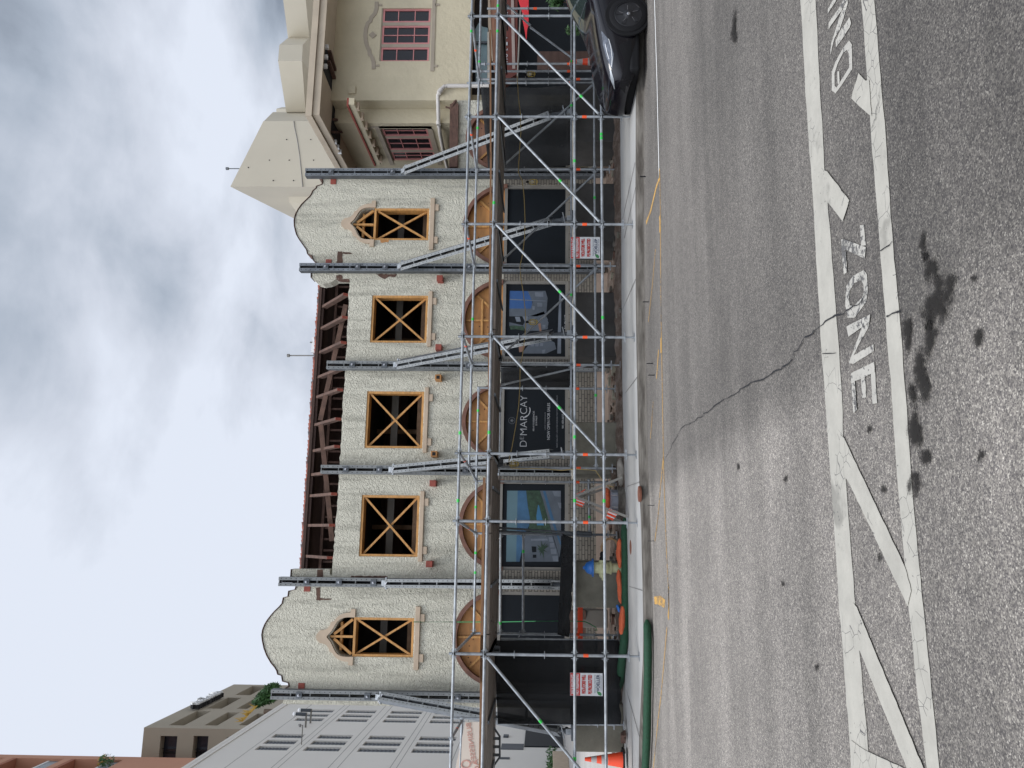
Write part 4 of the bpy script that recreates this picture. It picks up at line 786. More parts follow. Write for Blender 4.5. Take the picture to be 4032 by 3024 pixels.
for i, (yc, xt, st, sb, dk, wsh, lb) in enumerate(sol):
    pt = PY(xt, yc, YW-.13); pb = PY(2250, yc, YW-.13); x = PY(1600, yc, YW-.13).x
    t = thing('soldier_beam', (x, YW-.13, ZD), lb, 'steel beam', 'steel soldier beams bracing the facade')
    k1_, k2_ = ('soldier', 'steel_dark') if dk else ('soldier_light', 'soldier')
    s = MB(); channel(s, (x, YW-.14, .25), (x, YW-.14, pt.z), .205, .20, (0, -1, 0), k1_, k2_); s.build('upright', t)
    a = PY(st[0], st[1], YW-.36); a.x = x+.0
    # the strut lies in the plane at right angles to the facade, through x
    b = PX(sb[0], sb[1], x) if abs(x) > .5 and i not in (4,) else PY(sb[0], sb[1], 16.3)
    if not 14.6 < b.y < 17.4: b = PY(sb[0], sb[1], 16.1)
    if i == 4: b = PY(sb[0], sb[1], 16.3)
    s = MB(); d = (b-a).normalized(); upv = Vector((0, -1, 0)) if i in (3, 4) else Vector((-.5 if i < 4 else .6, -1, 0)); channel(s, a, b, .19, .19, upv, 'soldier_light', 'soldier'); s.build('raking_strut', t)
    s = mb('galv'); s.beam(Vector((x, YW-.24, a.z+.12)), a+d*.02, .12, .10, (0, -1, 0)); s.tube(a+Vector((-.13, 0, .02)), a+Vector((.13, 0, .02)), .03); s.use('chrome').tube(a+Vector((-.09, -.05, .06)), a+Vector((.10, -.09, -.04)), .014); s.build('coupler', t)
    s = mb('steel_dark'); bt = Vector((b.x+(.0), b.y-.12, 1.16)); s.tube(b, bt, .04); s.tube(b+(bt-b)*.5, b+(bt-b)*.62, .07); s.box(bt.x-.14, bt.x+.14, bt.y-.12, bt.y+.12, 1.12, 1.17); s.use('galv').box(bt.x-.05, bt.x+.05, bt.y-.05, bt.y+.05, 1.17, 1.27); s.tube(bt+Vector((-.12, 0, .14)), bt+Vector((.12, -.05, .2)), .013); s.build('jack', t)
    for wx in wsh:
        p = PY(wx, yc, YW-.245); p.x = x; s = mb('steel_dark').box(x-.068, x+.068, YW-.262, YW-.243, p.z-.065, p.z+.065); s.use('chrome').lathe((x, YW-.262, p.z), (0, -1, 0), [(.024, 0), (.024, .03), (.014, .03), (.014, .07)], 8); s.build('washer_plate', t, normals=True)
    # concrete block at its foot
    yr, yl, xt_, xb_ = blk[i]; bx1 = PY(2330, yr, YB0).x; bx0 = PY(2330, yl, YB0).x; zt = 1.115
    dd = {1: 'concrete_d', 2: 'concrete_d', 0: 'concrete_d'}.get(i, 'concrete')
    o = thing('concrete_block', ((bx0+bx1)/2, (YB0+YB1)/2, ZD), blab[i], 'concrete block', 'concrete counterweight blocks')
    s = mb(dd).box(bx0, bx1, YB0, YB1, ZD-.03, zt-.04); s.build('block', o, bevel=.02)
    s = mb('concrete_top'); s.box(bx0-.02, bx1+.02, YB0-.02, YB1, zt-.038, zt-.012); s.box(bx0+.05, bx1-.1, YB0+.04, YB1-.2, zt-.011, zt+.004); s.build('capping_board', o)
# ================================================================ SCAFFOLD
sc = thing('scaffold', (3, YF, ZS), 'galvanised tube scaffold with plank walkway standing along the pavement edge', 'scaffold')
XFr = [PY(2150, y, YF).x for y in (63, 460, 883, 1326.6, 1788, 2055, 2579)]
XFr = [XFr[0]+2.13]+XFr+[XFr[-1]-2.13]
ZL = [3.165, 2.66, 1.182, .683]
RS = .0245
def post(x, y, z0, z1, tape=True, base=True, orange=1.0):
    s = mb('galv'); s.tube((x, y, z0+.16), (x, y, z1), RS, 12)
    z = .683
    zz_ = [.683+.4965*k for k in range(-1, 6)]
    for z in zz_:
        if z0+.2 < z < z1+.02: s.lathe((x, y, z-.005), (0, 0, 1), [(.058, 0), (.061, .004), (.058, .010)], 14)
    if base:
        s.tube((x, y, z0+.01), (x, y, z0+.34), .017, 10); s.box(x-.07, x+.07, y-.07, y+.07, z0, z0+.012)
        s.lathe((x, y, z0+.17), (0, 0, 1), [(.05, 0), (.05, .012), (.03, .014), (.03, .05)], 12); s.beam((x-.09, y, z0+.18), (x+.09, y, z0+.18), .015, .02)
    o = s.build('post', sc, smooth=True)
    if tape: z = orange; mb('orange').tube((x, y, z-.042), (x, y, z+.042), RS+.0025, 12).build('tape', o, smooth=True)
    return o
def head(s, p, d):
    d = Vector(d).normalized(); p = Vector(p); s.beam(p+d*.03, p+d*.085, .036, .06, (0, 0, 1)); s.beam(p+d*.05+Vector((0, 0, .06)), p+d*.05-Vector((0, 0, .055)), .008, .016, (0, 1, 0))
    s.lathe(p, (0, 0, 1), [(.028, -.03), (.03, -.025), (.03, .025), (.028, .03)], 10)
def ledger(a, b, tapes=(), name='ledger', r=RS, heads=True):
    a = Vector(a); b = Vector(b); s = mb('galv').tube(a, b, r, 10); d = b-a
    if heads: head(s, a, d); head(s, b, -d)
    o = s.build(name, sc, smooth=True)
    for t, key, l in tapes: c = a+d*t; u = d.normalized(); mb(key).tube(c-u*l/2, c+u*l/2, r+.002, 10).build('tape', o, smooth=True)
    return o
for i, x in enumerate(XFr): post(x, YF, ZS, 3.245)
def tfrac(i, y): # fraction along bay i from native y
    x = PY(2150, y, YF).x; return (x-XFr[i])/(XFr[i+1]-XFr[i])
gr = {(0, 1): None}
tp = {0: [(1, 124), (1, 524), (2, 953), (4, 1708), (5, 1975), (5, 2145), (6, 2665)], 1: [(0, 24), (1, 124), (2, 800), (2, 953), (4, 1705), (5, 2142), (6, 2980)], 2: [(2, 635), (3, 810), (4, 1720), (5, 1970), (5, 2150), (7, 2985)], 3: [(2, 530), (2, 545), (4, 1250), (5, 1970), (5, 2145), (6, 2670), (3, 1250)]}
for k, z in enumerate(ZL):
    for i in range(len(XFr)-1):
        tps = [(tfrac(i, y), 'green', .055) for b, y in tp[k] if b == i]; tps = [q for q in tps if .05 < q[0] < .95]
        ledger((XFr[i], YF, z), (XFr[i+1], YF, z), tps)
def diag(a, b, r=.0235, tape=None):
    a = Vector(a); b = Vector(b); u = (b-a).normalized(); s = mb('galv').tube(a, b, r, 10)
    for c, sg in ((a, 1), (b, -1)): s.beam(c-u*.01*sg, c+u*.09*sg, .05, .012, (0, 1, 0)); s.tube(c+Vector((0, -.03, 0)), c+Vector((0, .03, 0)), .014, 8)
    o = s.build('diagonal_brace', sc, smooth=True)
    if tape: c = a+(b-a)*tape; mb('green').tube(c-u*.03, c+u*.03, r+.002, 10).build('tape', o, smooth=True)
for i in (1, 2, 3, 4, 7): 
    if i == 7: diag((XFr[7]-.05, YF-.05, 2.60), (XFr[8]+.04, YF-.05, .76), tape=.47)
    else: diag((XFr[i]-.03, YF-.05, 2.60), (XFr[i+1]+.04, YF-.05, .74), tape=.83 if i == 1 else .62)
diag((XFr[0]-.03, YF-.05, 2.6), (XFr[1]+.04, YF-.05, .74))
# rear row
XRr = [XFr[1], XFr[2], XFr[3], XFr[4], XFr[5]]
XRr = [PY(2150, y, YR).x for y in (312, 667, 1047, 1436, 1842)]
for x in XRr: post(x, YR, .19, 3.22, orange=1.03)
for k, z in enumerate([3.185, 2.66, 1.175, .685]):
    for i in range(4): ledger((XRr[i], YR, z), (XRr[i+1], YR, z), [(.3 if k else .55, 'green', .055)] if (i+k) % 2 == 0 else ())
    ledger((XRr[0]+2.1, YR, z), (XRr[0], YR, z), [(.8, 'green', .05)])
for (x1, y1), (x2, y2) in (((2331, 337), (1981, 654)), ((2336, 690), (1981, 1022)), ((2336, 1068), (1985, 1390)), ((2306, 1440), (1973, 1516)), ((2256, 231), (2089, 108)), ((2088, 100), (1995, 20))): diag(PY(x1, y1, YR+.05), PY(x2, y2, YR+.05), .021)
for y, x0, x1, yy in ((34, 1918, 2245, 16.0), (252, 1895, 2245, 16.4), (281, 1858, 2240, 15.5), (327, 1838, 2230, 15.8)):
    p, q = PY(x0, y, yy), PY(x1, y+2, yy); post(p.x, yy, .2, p.z, base=False, orange=PY(2107 if y == 34 else 2240, y, yy).z)
# third row, left half
X3 = [PY(2150, y, Y3).x for y in (1529, 1897, 2103, 2497)]
for i, x in enumerate(X3):
    post(x, Y3, .22, 3.12 if i < 3 else 3.08, orange=1.02)
ledger((X3[0], Y3, 3.10), (X3[1], Y3, 3.10), [(.25, 'green', .05)]); ledger((X3[1], Y3, 3.10), (X3[2], Y3, 3.10), [(.5, 'green', .05)]); ledger((X3[2], Y3, 3.08), (X3[3], Y3, 3.08), [(.2, 'green', .05), (.4, 'green', .05)])
ledger((X3[0], Y3, 2.64), (X3[1], Y3, 2.64)); ledger((X3[1], Y3, 2.64), (X3[2], Y3, 2.64), [(.3, 'green', .05)]); ledger((X3[2], Y3, 2.58), (X3[3], Y3, 2.55), [(.9, 'green', .05)]); ledger((X3[2], Y3, 2.12), (X3[3], Y3, 2.10), [(.18, 'green', .06)])
ledger(PY(2318, 1890, Y3), PY(2322, 2105, Y3), [(.68, 'green', .05)])
p = PY(2250, 2520, 15.3); post(p.x, 15.3, .2, 2.5, orange=1.0, tape=False); p = PY(2250, 2850, 15.3); post(p.x, 15.3, .2, 2.5, tape=False)
for z in (1.17, .70, 2.0): ledger((PY(2250, 2520, 15.3).x, 15.3, z), (PY(2250, 2850, 15.3).x, 15.3, z))
# transoms across the walkway
for i in range(2, 6):
    j = i-1; ledger((XFr[i], YF, 3.165), (XRr[j], YR, 3.185), [(.30 if i < 5 else .5, 'orange', .06)], name='transom'); ledger((XFr[i], YF, 2.60), (XRr[j], YR, 2.60), name='transom', heads=False)
ledger((XFr[1], YF, 3.165), (XRr[0], YR, 3.185), [(.5, 'orange', .06)], name='transom')
ledger((XFr[6], YF, 3.165), (X3[2], Y3, 3.08), [(.55, 'orange', .05)], name='transom'); ledger((XFr[7], YF, 3.165), (X3[3], Y3, 3.08), name='transom'); ledger((XRr[4], YR, 3.185), (X3[1], Y3, 3.10), name='transom')
ledger((XFr[7]-1.3, YF+.0, 3.165), (XFr[7]-1.45, YR-.1, 3.19), [(.5, 'orange', .05)], name='transom')
ledger((XFr[7]-1.42, YR, 3.19), (XFr[7]-4.5, YR, 3.25), name='ledger')
p = PY(1850, 2838, YR); s = mb('galv').tube(Vector((XFr[7]-1.42, YR, 2.55)), Vector((XFr[7]-1.42, YR, 3.35)), RS); s.build('post', sc, smooth=True)
# walkway planks seen from below, trusses, toe boards
s = mb('deck'); xr_, xl_ = XFr[0]+1.5, XFr[8]-.6; n = 7; w = (YR-YF-.12)/n; random.seed(4)
xx = [xl_, XFr[7]+.3, XFr[6]-.2, XFr[5]-.1, XFr[4]+.15, XFr[3]-.05, XFr[2]+.1, XFr[1], xr_]
for i in range(n):
    o_ = random.uniform(-.3, .3) if i else 0
    for a, b in zip(xx[:-1], xx[1:]): ws = w if (a+b)/2 > XFr[5]-.2 else (Y3-.05-YF-.12)/n; s.box(a+o_+.01, b+o_-.01, YF+.06+i*ws+.008, YF+.06+(i+1)*ws-.008, 2.600+random.uniform(-.006, .006), 2.70)
s.build('walkway_plank', sc)
s = mb('steel_dark')
for a, b in zip(XFr[:-1], XFr[1:]):
    for t in (.0, .5, 1): xq = a+(b-a)*t; s.box(xq-.025, xq+.025, YF+.05, YR-.05, 2.565, 2.590)
build_each(s, 'bearer', sc)
s = mb('toe')
for (a, b, h) in (((1931, 120), (1932, 640), .030), ((1933, 600), (1921, 1990), .032), ((1907, 1880), (1894, 2690), .045), ((1897, 2500), (1890, 3080), .04)):
    p, q = PY(*a, YF+.065), PY(*b, YF+.065); s.beam(p, q, h, .035, (0, 1, 0))
build_each(s, 'toe_board', sc)
# bracket frames hanging under the walkway
def bracket(y0, y1, xa, xb, Y):
    s = mb('steel_dark'); a = PY(xa, y0, Y); b = PY(xb, (y0*.75+y1*.25), Y); c = PY(xb, (y0*.3+y1*.7), Y); d = PY(xa-8, y1, Y)
    s.path([a, b, c, d], .02, 6)
    for t in (.1, .5, .9):
        p = b+(c-b)*t; s.beam(p, Vector((p.x, p.y, PY(xa-6, y0, Y).z)), .05, .012, (0, 1, 0))
    s.build('bracket_frame', sc)
bracket(2855, 3035, 1938, 1968, YR); bracket(2540, 2575, 1920, 1968, YR-.8); bracket(1395, 1425, 1945, 1975, YR-.6); bracket(1800, 1845, 1935, 1980, YR-.6)
# push-pull props hanging beside the poster
s = mb('steel_dark'); s.tube(PY(1958, 2078, 15.9), PY(2300, 2100, 15.9), .022); s.tube(PY(1950, 2090, 15.7), PY(2330, 2112, 15.7), .022); s.tube(PY(2270, 2100, 15.8), PY(2330, 2105, 15.8), .055); s.tube(PY(2330, 2105, 15.8), PY(2392, 2106, 15.8), .02); build_each(s, 'adjustable_prop', sc, smooth=True)

# ================================================================ NETTING
def sheet(name, grid, key, label, cat='netting', amp=.05, thick=.0, nu=40, nv=24, ph=0):
    """cloth between four traced corners with folds"""
    a, b, c, d = grid; vs = []; 
    for j in range(nv+1):
        for i in range(nu+1):
            u, v = i/nu, j/nv; p = (a*(1-u)+b*u)*(1-v)+(d*(1-u)+c*u)*v
            p = p+Vector((0, amp*math.sin(u*17+ph+2*v)*(.4+.6*v)+amp*.6*MN.noise(Vector((u*6, v*4, ph))), amp*.5*(4*v*(1-v))*math.sin(u*9+ph)*(1 if 0 < j < nv else 0)-(.04*abs(math.sin(u*12)) if j == nv else 0)))
            vs.append(p)
    s = mb(key).add(vs, [(j*(nu+1)+i, j*(nu+1)+i+1, (j+1)*(nu+1)+i+1, (j+1)*(nu+1)+i) for j in range(nv) for i in range(nu)])
    o = s.build(name, smooth=True, label=label, cat=cat, normals=False); md = o.modifiers.new('thickness', 'SOLIDIFY'); md.thickness = .004; return o
sheet('debris_netting', [PY(1945, 2522, 15.20), PY(1960, 2850, 15.20), PY(2438, 2852, 15.20), PY(2436, 2522, 15.20)], 'net', 'black debris netting hung on the left scaffold bay, warning sign in front')
o = sheet('debris_netting', [PY(1892, 340, 17.2), PY(1925, 690, 17.2), PY(2262, 640, 17.2), PY(2262, 335, 17.2)], 'net', 'black debris netting hung behind the car at the alley', amp=.10, ph=1)
o = sheet('debris_netting', [PY(2215, 2100, 15.4), PY(2195, 2500, 15.4), PY(2235, 2510, 15.4), PY(2262, 2120, 15.4)], 'net_dense', 'gathered black netting swagged above the fire hydrant', amp=.05, nv=10, ph=2)
sheet('debris_netting', [PY(1972, 1447, 16.3), PY(1972, 1524, 16.3), PY(2250, 1530, 16.3), PY(2260, 1440, 16.3)], 'net', 'narrow black netting between the house poster and the lettered poster', nu=16, ph=3)
sheet('tarpaulin', [PY(2262, 1160, 16.9), PY(2262, 1402, 16.9), PY(2432, 1400, 16.0), PY(2432, 1150, 16.0)], 'black', 'black tarpaulin draped over the block under the house poster', cat='tarpaulin', amp=.02, nu=24, nv=12, ph=5)
# ================================================================ SIGNS
def warn_sign(x0, x1, yr, yl, lb):
    p = PY(x0, yr, YR-.16); q = PY(x1, yl, YR-.16); xa, xb, za, zb = q.x, p.x, q.z, p.z; w = xb-xa; h = zb-za; y = YR-.16; zc = zb-h*.31
    t = thing('warning_sign', ((xa+xb)/2, y, za), lb, 'sign', 'site warning signs'); mb('sign_white').box(xa, xb, y, y+.006, za, zb).build('panel', t); mb('sign_red').box(xa+.004, xb-.004, y-.002, y, zc, zb-.004).build('red_field', t)
    cx = (xa+xb)/2
    text('WARNING', 'lettering', (cx, y-.003, zb-h*.085), h*.135, 'sign_white', t, width=w*.86, ext=.001, bold=.002); text('NO TRESPASSING', 'lettering', (cx, y-.003, zb-h*.225), h*.125, 'sign_white', t, width=w*.88, ext=.001, bold=.002)
    text('VIOLATORS WILL', 'lettering', (cx, y-.002, zb-h*.425), h*.15, 'txt_red', t, width=w*.84, ext=.001, bold=.006); text('BE PROSECUTED', 'lettering', (cx, y-.002, zb-h*.62), h*.15, 'txt_red', t, width=w*.84, ext=.001, bold=.006)
    text('Building Yesterday, Today & Tomorrow', 'lettering', (cx+w*.03, y-.002, zb-h*.765), h*.05, 'txt_dark', t, width=w*.8, ext=.001); text('VOELLER', 'lettering', (cx+w*.07, y-.002, zb-h*.865), h*.13, 'txt_dark', t, width=w*.74, ext=.001, bold=.003); text('CONSTRUCTION GROUP', 'lettering', (cx+w*.07, y-.002, zb-h*.955), h*.05, 'txt_dark', t, width=w*.66, ext=.001)
    s = mb('leafgreen'); lx = xa+w*.11; lz = zb-h*.90; s.solid([Vector((lx+.045*a*w/.45, y-.003, lz+.05*b*h/.6)) for a, b in ((-1, -.6), (-.2, -.9), (.7, -.3), (1, .9), (.2, .8), (-.7, .3))], (0, .001, 0)); s.build('leaf_emblem', t)
warn_sign(2247, 2363, 933, 1018, 'red and white no trespassing sign right of the centre, under the second gable bay')
warn_sign(2245, 2373, 2649, 2741, 'red and white no trespassing sign at the left on the black netting')
# banner seen from the back
a = [PY(*q, YR-.02) for q in ((1832, 2843), (1824, 2880), (1812, 2940), (1798, 3000), (1790, 3060), (1770, 3150))]; b = [PY(*q, YR-.02) for q in ((1896, 2843), (1897, 2880), (1897, 2940), (1898, 3000), (1899, 3060), (1900, 3150))]
bn = thing('banner', (a[3].x, YR, b[0].z), 'pale cloth banner tied to the scaffold rail, its red lettering seen from the back', 'banner'); vs = []; n = len(a)
s = mb('canvas')
for i in range(n-1): s.solid([a[i], a[i+1], b[i+1], b[i]], (0, .01, 0))
s.build('cloth', bn)
c = PY(1856, 2926, YR-.03); text('BUSINESSES', 'lettering', c, .13, 'canvas_txt', bn, width=.70, mirror=True, up=(-.17, 0, .98)); c = PY(1842, 3050, YR-.03); text('OPEN', 'lettering', c, .26, 'canvas_txt', bn, width=.5, mirror=True, up=(-.17, 0, .98)); c = PY(1882, 3060, YR-.03); text('ACROSS', 'lettering', c, .14, 'canvas_txt', bn, width=.6, mirror=True, up=(-.17, 0, .98))
# ================================================================ SMALL SITE THINGS
# fire hydrant
hp = PY(2400, 2236, 15.0); hx = hp.x; hy = 15.0; t = thing('fire_hydrant', (hx, hy, ZD-.02), 'cream fire hydrant with a blue bonnet and a hose coupled to its side', 'fire hydrant'); z0 = ZD-.05; zt = PY(2303, 2236, 15.0).z; zz1 = PY(2336, 2236, 15.).z
s = mb('cream').lathe((hx, hy, z0), (0, 0, 1), [(.10, 0), (.10, .02), (.085, .03), (.085, (zz1-z0)*.45), (.12, (zz1-z0)*.46), (.12, (zz1-z0)*.50), (.105, (zz1-z0)*.52), (.105, zz1-z0-.01), (.10, zz1-z0)], 24); s.build('barrel', t, smooth=True)
s = mb('blue').lathe((hx, hy, zz1), (0, 0, 1), [(.17, 0), (.17, .025), (.13, .03), (.125, .06), (.10, .12), (.06, .155), (.03, .165), (.03, .19), (.01, .195)], 24); s.build('bonnet', t, smooth=True)
zn = PY(2373, 2236, 15.).z
s = mb('cream').lathe((hx, hy-.08, zn), (0, -1, 0), [(.095, 0), (.10, .06), (.10, .09), (.085, .10), (.05, .105), (.05, .12), (.022, .125), (.022, .16)], 20); s.build('front_nozzle', t, smooth=True)
s = mb('cream').lathe((hx-.08, hy, zn), (-1, 0, 0), [(.07, 0), (.07, .06), (.055, .09), (.045, .10), (.025, .11), (.02, .15)], 16); s.build('side_nozzle', t, smooth=True)
s = mb('cream').lathe((hx+.08, hy, zn), (1, 0, 0), [(.075, 0), (.075, .06)], 16); s.use('rubber').lathe((hx+.14, hy, zn), (1, 0, 0), [(.06, 0), (.06, .05), (.045, .06), (.05, .12), (.03, .16)], 14); s.build('hose_nozzle', t, smooth=True)
s = mb('hose'); s.path([Vector((hx+.28, hy, zn))]+[PY(x, y, hy) for x, y in ((2368, 2155), (2377, 2135), (2393, 2122), (2412, 2120), (2425, 2130), (2433, 2150))]+[PY(2440, 2165, hy+.3)], .022, 8); s.build('hose', smooth=True, label='tan hose looping from the hydrant coupling to the ground', cat='hose')
# sandbags
def bag(name, key, pa, pb, Y, r, label, cat, group, flat=.75, seed=1, z=None):
    a, b = PY(*pa, Y), PY(*pb, Y); 
    if z is not None: a.z = b.z = z
    random.seed(seed); s = mb(key); n = 16; pts = [a+(b-a)*i/n for i in range(n+1)]; rings = []; vs = []; m_ = 14; d = (b-a).normalized(); sd = Vector((0, 0, 1)).cross(d).normalized()
    for i, c in enumerate(pts):
        u = i/n; rr = r*(max(.12, math.sin(math.pi*u)**.35))*(1+.12*MN.noise(Vector((u*5, seed, 0))))
        for j in range(m_): th = 2*math.pi*j/m_; w = 1+.10*MN.noise(Vector((u*7, math.cos(th)*2+seed, math.sin(th)*2))); vs.append(c+sd*math.cos(th)*rr*w*1.15+Vector((0, 0, 1))*math.sin(th)*rr*flat*w+Vector((0, 0, .02*MN.noise(Vector((u*3, seed*2., 0))))))
    fs = [(i*m_+j, i*m_+(j+1) % m_, (i+1)*m_+(j+1) % m_, (i+1)*m_+j) for i in range(n) for j in range(m_)]+[tuple(range(m_))[::-1], tuple(range(n*m_, (n+1)*m_))]
    s.add(vs, fs); return s.build(name, smooth=True, label=label, cat=cat, group=group)
bag('sandbag', 'sand', (2440, 2120), (2441, 2238), 14.75, .085, 'orange sandbag nearest the hydrant on its right', 'sandbag', 'orange sandbags', seed=1)
bag('sandbag', 'sand', (2436, 2242), (2446, 2378), 14.75, .080, 'longest orange sandbag, lying left of the hydrant foot', 'sandbag', 'orange sandbags', seed=2)
bag('sandbag', 'sand', (2452, 2382), (2448, 2502), 14.60, .080, 'leftmost orange sandbag, beside a blue rag', 'sandbag', 'orange sandbags', seed=3)
bag('sandbag', 'sand', (2388, 1920), (2390, 2010), 15.2, .105, 'orange sandbag slumped on top of the grey octagonal base', 'sandbag', 'orange sandbags', seed=4, flat=.8)
bag('sack', 'sack', (2444, 1802), (2446, 1916), 15.0, .10, 'dirty grey cloth sack lying at the edge of the pavement', 'sack', None, seed=6)
bag('rag', 'blue', (2432, 2380), (2440, 2412), 14.8, .05, 'crumpled blue rag beside the leftmost orange sandbag', 'rag', None, seed=8)
bag('soil_heap', 'dirt', (2418, 1835), (2425, 1900), 15.5, .12, 'small heap of earth behind the grey sack', 'soil heap', None, seed=9)
# green erosion socks
def sock(pts, r, lb, w=1):
    s = mb('wattle'); P = [PZ(x, y, z) for x, y, z in pts]; Q = []
    for a, b in zip(P[:-1], P[1:]): Q += [a+(b-a)*i/8 for i in range(8)]
    Q.append(P[-1]); n = len(Q); s.path(Q, lambda u: r*(.35+.65*min(1, min(u, 1-u)*n/2.5))*(1+.10*MN.noise(Vector((u*14, 0, 0)))), 14); return s.build('erosion_sock', smooth=True, label=lb, cat='erosion sock', group='green erosion socks')
sock([(2547, 2440, .09), (2551, 2520, .09), (2551, 2640, .09), (2549, 2760, .09), (2547, 2900, .09), (2540, 3060, .09), (2534, 3200, .09)], .062, 'long green mesh sock lying along the kerb at the left')
sock([(2459, 2040, ZB+.03), (2463, 2200, ZB+.03), (2463, 2400, ZB+.04), (2458, 2520, ZB+.07), (2447, 2620, ZB+.08), (2440, 2715, ZB+.07)], .075, 'green mesh sock along the back of the pavement behind the sandbags')
# grey octagonal base on its concrete ring
p = PY(2455, 1971, 14.75); t = thing('octagonal_base', (p.x, 14.9, ZD), 'grey octagonal metal base on a round concrete footing, orange sandbag on top', 'metal base')
s = mb('kerb').lathe((p.x, 15.0, ZB-.05), (0, 0, 1), [(.27, 0), (.27, .17), (.255, .18)], 28); s.build('footing', t, smooth=True)
zb_ = PY(2438, 1971, 14.85).z; zt_2 = PY(2407, 1971, 14.85).z
s = mb('greybox').lathe((p.x, 15.0, ZB+.13), (0, 0, 1), [(.215, 0), (.215, zt_2-ZB-.15), (.225, zt_2-ZB-.15), (.225, zt_2-ZB-.13)], 8); s.build('body', t)
s = mb('chrome'); s.tube((p.x+.10, 14.79, ZB+.14), (p.x+.10, 14.79, ZB+.26), .008); s.tube((p.x-.12, 14.79, ZB+.14), (p.x-.12, 14.79, ZB+.26), .008); s.build('anchor_bolt', t)
# A-frame barricades
bt = thing('barricade', (PY(2450, 1955, 14.9).x, 14.9, ZS), 'folding A-frame barricade with orange and white striped boards', 'barricade')
def leg(a, b, Ya, Yb, w=.045, key='frame'): s = mb(key).beam(PY(*a, Ya), PY(*b, Yb), w, .02, (0, 1, 0)); s.build('leg', bt)
leg((2260, 1955), (2473, 2036), 14.5, 14.3); leg((2262, 1968), (2450, 2056), 15.1, 15.0); leg((2262, 1955), (2450, 1880), 14.5, 14.4); leg((2275, 1960), (2380, 1925), 15.1, 15.2)
def board(q, Ys):
    P = [PY(x, y, Y) for (x, y), Y in zip(q, Ys)]; n = (P[1]-P[0]).cross(P[3]-P[0]).normalized(); s = mb('sign_white').solid(P, n*.02); o = s.build('board', bt)
    s = mb('cone'); 
    for k in (0, 2, 4):
        f0, f1 = k/5, (k+1)/5; A0 = P[0]+(P[3]-P[0])*f0; A1 = P[0]+(P[3]-P[0])*f1; B0 = P[1]+(P[2]-P[1])*f0; B1 = P[1]+(P[2]-P[1])*f1; off = -n*.003 if n.y > 0 else n*.003
        s.solid([A0+off, B0+off, B1+off, A1+off], off); s.solid([A0+off-n*.0, B0+off, B1+off, A1+off], n*.024)
    s.build('stripe', o)
board([(2266, 1958), (2307, 1972), (2292, 1996), (2268, 1987)], (14.48, 14.46, 14.9, 14.9)); board([(2397, 2005), (2435, 2020), (2413, 2049), (2386, 2037)], (14.36, 14.33, 14.85, 14.85)); board([(2262, 1966), (2303, 1935), (2308, 1930), (2268, 1952)], (14.5, 14.5, 15., 15.))
# orange plank barrier and things behind the netting at left
s = mb('cone').beam(PY(2285, 2385, 16.6), PY(2285, 2578, 16.6), .10, .06, (0, 1, 0)); s.build('orange_rail', label='flat orange plastic rail left of the block behind the hydrant', cat='rail')
s = mb('cone').beam(PY(2292, 2620, 16.9), PY(2300, 2700, 16.9), .08, .05, (0, 1, 0)); s.build('orange_rail', label='short orange plastic rail seen through the left netting', cat='rail')
# stored timber boards at the foot of the wall
s = mb('oldwood'); 
for k in range(5): s.beam(PY(2250+k*12, 2402, 17.5), PY(2254+k*11, 2505, 17.6), .07, .09, (0, 0, 1))
s.build('timber_stack', kind=None, label='stack of dark old timber stored behind the orange rail', cat='timber')
s = mb('frame').box(PY(2330, 2470, 17.6).x, PY(2330, 2400, 17.6).x, 17.5, 17.9, .3, 1.05); s.build('storage_bin', label='pale grey bin standing behind the green rope end', cat='bin', bevel=.02)
# ropes and work light string
s = mb('rope'); s.path([PY(1628, 2449, YW-.12), PY(1800, 2449, YW-.2), PY(1960, 2449, 17.0), PY(2110, 2446, 16.4), PY(2240, 2445, 16.2), PY(2300, 2447, 16.2), PY(2322, 2456, 16.2), PY(2346, 2470, 16.2), PY(2352, 2484, 16.2), PY(2342, 2478, 16.2)], .010, 6); s.build('green_rope', smooth=True, label='thin green rope hanging from the tall left window to the ground', cat='rope')
wl = thing('work_light_string', (2, YR, 2.1), 'yellow cord of caged work lamps strung under the walkway', 'work lights')
cpts = [(2036, 300), (2041, 380), (2049, 450), (2051, 520), (2046, 590), (2042, 650), (2041, 680), (2057, 714), (2064, 780), (2067, 860), (2066, 930), (2058, 1000), (2047, 1050), (2050, 1090), (2060, 1150), (2068, 1220), (2071, 1266), (2066, 1330), (2057, 1400), (2048, 1440), (2047, 1520), (2042, 1600), (2030, 1680), (2016, 1760), (2006, 1800), (2003, 1824)]
s = mb('cord').path([PY(x, y, YR-.15) for x, y in cpts], .009, 6); s.path([PY(x, y, YR-.1) for x, y in ((2003, 1824), (2012, 1843), (2050, 1846), (2100, 1845), (2150, 1847), (2210, 1852), (2260, 1847), (2310, 1849), (2345, 1853), (2364, 1880), (2380, 1905), (2392, 1912), (2416, 1918))], .009, 6); s.build('cord', wl, smooth=True)
